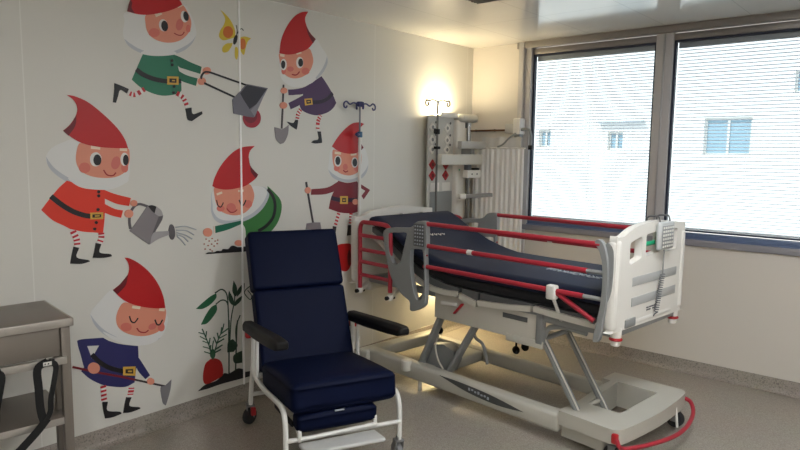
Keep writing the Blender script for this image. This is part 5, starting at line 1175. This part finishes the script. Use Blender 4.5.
MB().box((D - 0.02, -W_ / 2, 0.407), (0.012, W_ - 0.075, 0.034), 0.002).box((D / 2, -0.03, 0.407), (D - 0.03, 0.012, 0.034), 0.002).build('rim', STEEL, sh)

def ribbon(pts, w, nrm, th=0.0016, n=6):
    """flat webbing along a path; width lies across the path in the plane normal to nrm"""
    P = catmull(pts, False, n); N = Vector(nrm); t = bmesh.new(); rings = []
    for i, p in enumerate(P):
        a = P[max(i - 1, 0)]; b = P[min(i + 1, len(P) - 1)]; d = (b - a).normalized()
        s = d.cross(N)
        s = s.normalized() if s.length > 1e-3 else Vector((0, 1, 0))
        q = s.cross(d).normalized() * th
        rings.append([t.verts.new(p + s * w / 2 + q), t.verts.new(p - s * w / 2 + q), t.verts.new(p - s * w / 2 - q), t.verts.new(p + s * w / 2 - q)])
    for A, B in zip(rings, rings[1:]):
        for k in range(4): t.faces.new((A[k], A[(k + 1) % 4], B[(k + 1) % 4], B[k]))
    t.faces.new(rings[0][::-1]); t.faces.new(rings[-1])
    bmesh.ops.recalc_face_normals(t, faces=t.faces)
    return t
def strap(label, dy, full):
    o = thing('strap', CA[0], label, 'strap', CA[1], group='straps on the cart')
    f = D + 0.004; mb = MB()
    mb._merge(ribbon(
              [(f + 0.004, -0.12 + dy, 0.718), (f + 0.006, -0.163 + dy, 0.69), (f + 0.008, -0.163 + dy, 0.60), (f + 0.009, -0.16 + dy, 0.50), (f + 0.012, -0.148 + dy, 0.435)], 0.034, (1, 0, 0)), 0)
    mb._merge(ribbon([(f + 0.004, -0.118 + dy, 0.716), (f + 0.005, -0.088 + dy, 0.69), (f + 0.008, -0.098 + dy, 0.62), (f + 0.009, -0.115 + dy, 0.54), (f + 0.01, -0.12 + dy, 0.48), (f + 0.012, -0.142 + dy, 0.44)], 0.026, (1, 0.35, 0)), 0)
    mb._merge(ribbon([(f + 0.013, -0.135 + dy, 0.45), (f + 0.014, -0.18 + dy, 0.40), (f + 0.014, -0.25 + dy, 0.335), (f + 0.012, -0.33 + dy, 0.26), (f + 0.01, -0.35 + dy, 0.18)], 0.036, (1, 0, 0)), 0)
    mb.box((f + 0.008, -0.145 + dy, 0.44), (0.01, 0.034, 0.022), 0.004)
    mb.box((f + 0.002, -0.12 + dy, 0.708), (0.006, 0.06, 0.03), 0.004)
    w = mb.build('webbing', WEB, o, 50)
    MB().box((f + 0.0065, -0.122 + dy, 0.706), (0.003, 0.036, 0.018), 0.001).build('tag', WHITEP, o)
    k = MB()
    for j in (-0.01, 0.004): k.box((f + 0.0085, -0.122 + j + dy, 0.706), (0.001, 0.005, 0.006))
    k.build('tag_print', BLACKP, o)
strap('black webbing strap with a white tag, looped over the cart rail beside the corner leg', 0.0, True)
strap('black webbing strap on the cart rail, further from the corner leg', -0.215, True)
# ------------------------------------------------------------------ light, sky, camera
wd = bpy.data.worlds.new('sky'); SC.world = wd; wd.use_nodes = True
bg = wd.node_tree.nodes['Background']
bg.inputs[0].default_value = (0.90, 0.95, 1.0, 1); bg.inputs[1].default_value = SKY
s = bpy.data.lights.new('sun', 'SUN'); s.energy = SUN; s.angle = R(2); s.color = (1, 0.97, 0.92)
so = bpy.data.objects.new('sun', s); COL.objects.link(so)
so.rotation_euler = (R(50), 0, R(-20))                # from behind the room, onto the building opposite

cam = bpy.data.cameras.new('camera'); cam.sensor_width = 36; cam.lens = 635.86 / 800 * 36; cam.clip_start = 0.05; cam.clip_end = 200
co = bpy.data.objects.new('camera', cam); COL.objects.link(co)
pt, yw, rl = R(6.3371), R(40.5539), R(0.7826)
f = Vector((-math.sin(yw) * math.cos(pt), math.cos(yw) * math.cos(pt), -math.sin(pt)))
r0 = Vector((math.cos(yw), math.sin(yw), 0)); u0 = r0.cross(f)
rr = r0 * math.cos(rl) + u0 * math.sin(rl); uu = u0 * math.cos(rl) - r0 * math.sin(rl)
M = Matrix((rr, uu, -f)).transposed().to_4x4(); M.translation = Vector((3.54396, -5.19179, 1.68333))
co.matrix_world = M
SC.camera = co
vs = SC.view_settings
vs.view_transform = 'Standard'; vs.look = 'None'; vs.gamma = 1.0; vs.exposure = EXPOSURE; vs.use_curve_mapping = False
SC.display_settings.display_device = 'sRGB'
SC.cycles.use_denoising = True
SC.cycles.max_bounces = 10; SC.cycles.diffuse_bounces = 6; SC.cycles.transparent_max_bounces = 16
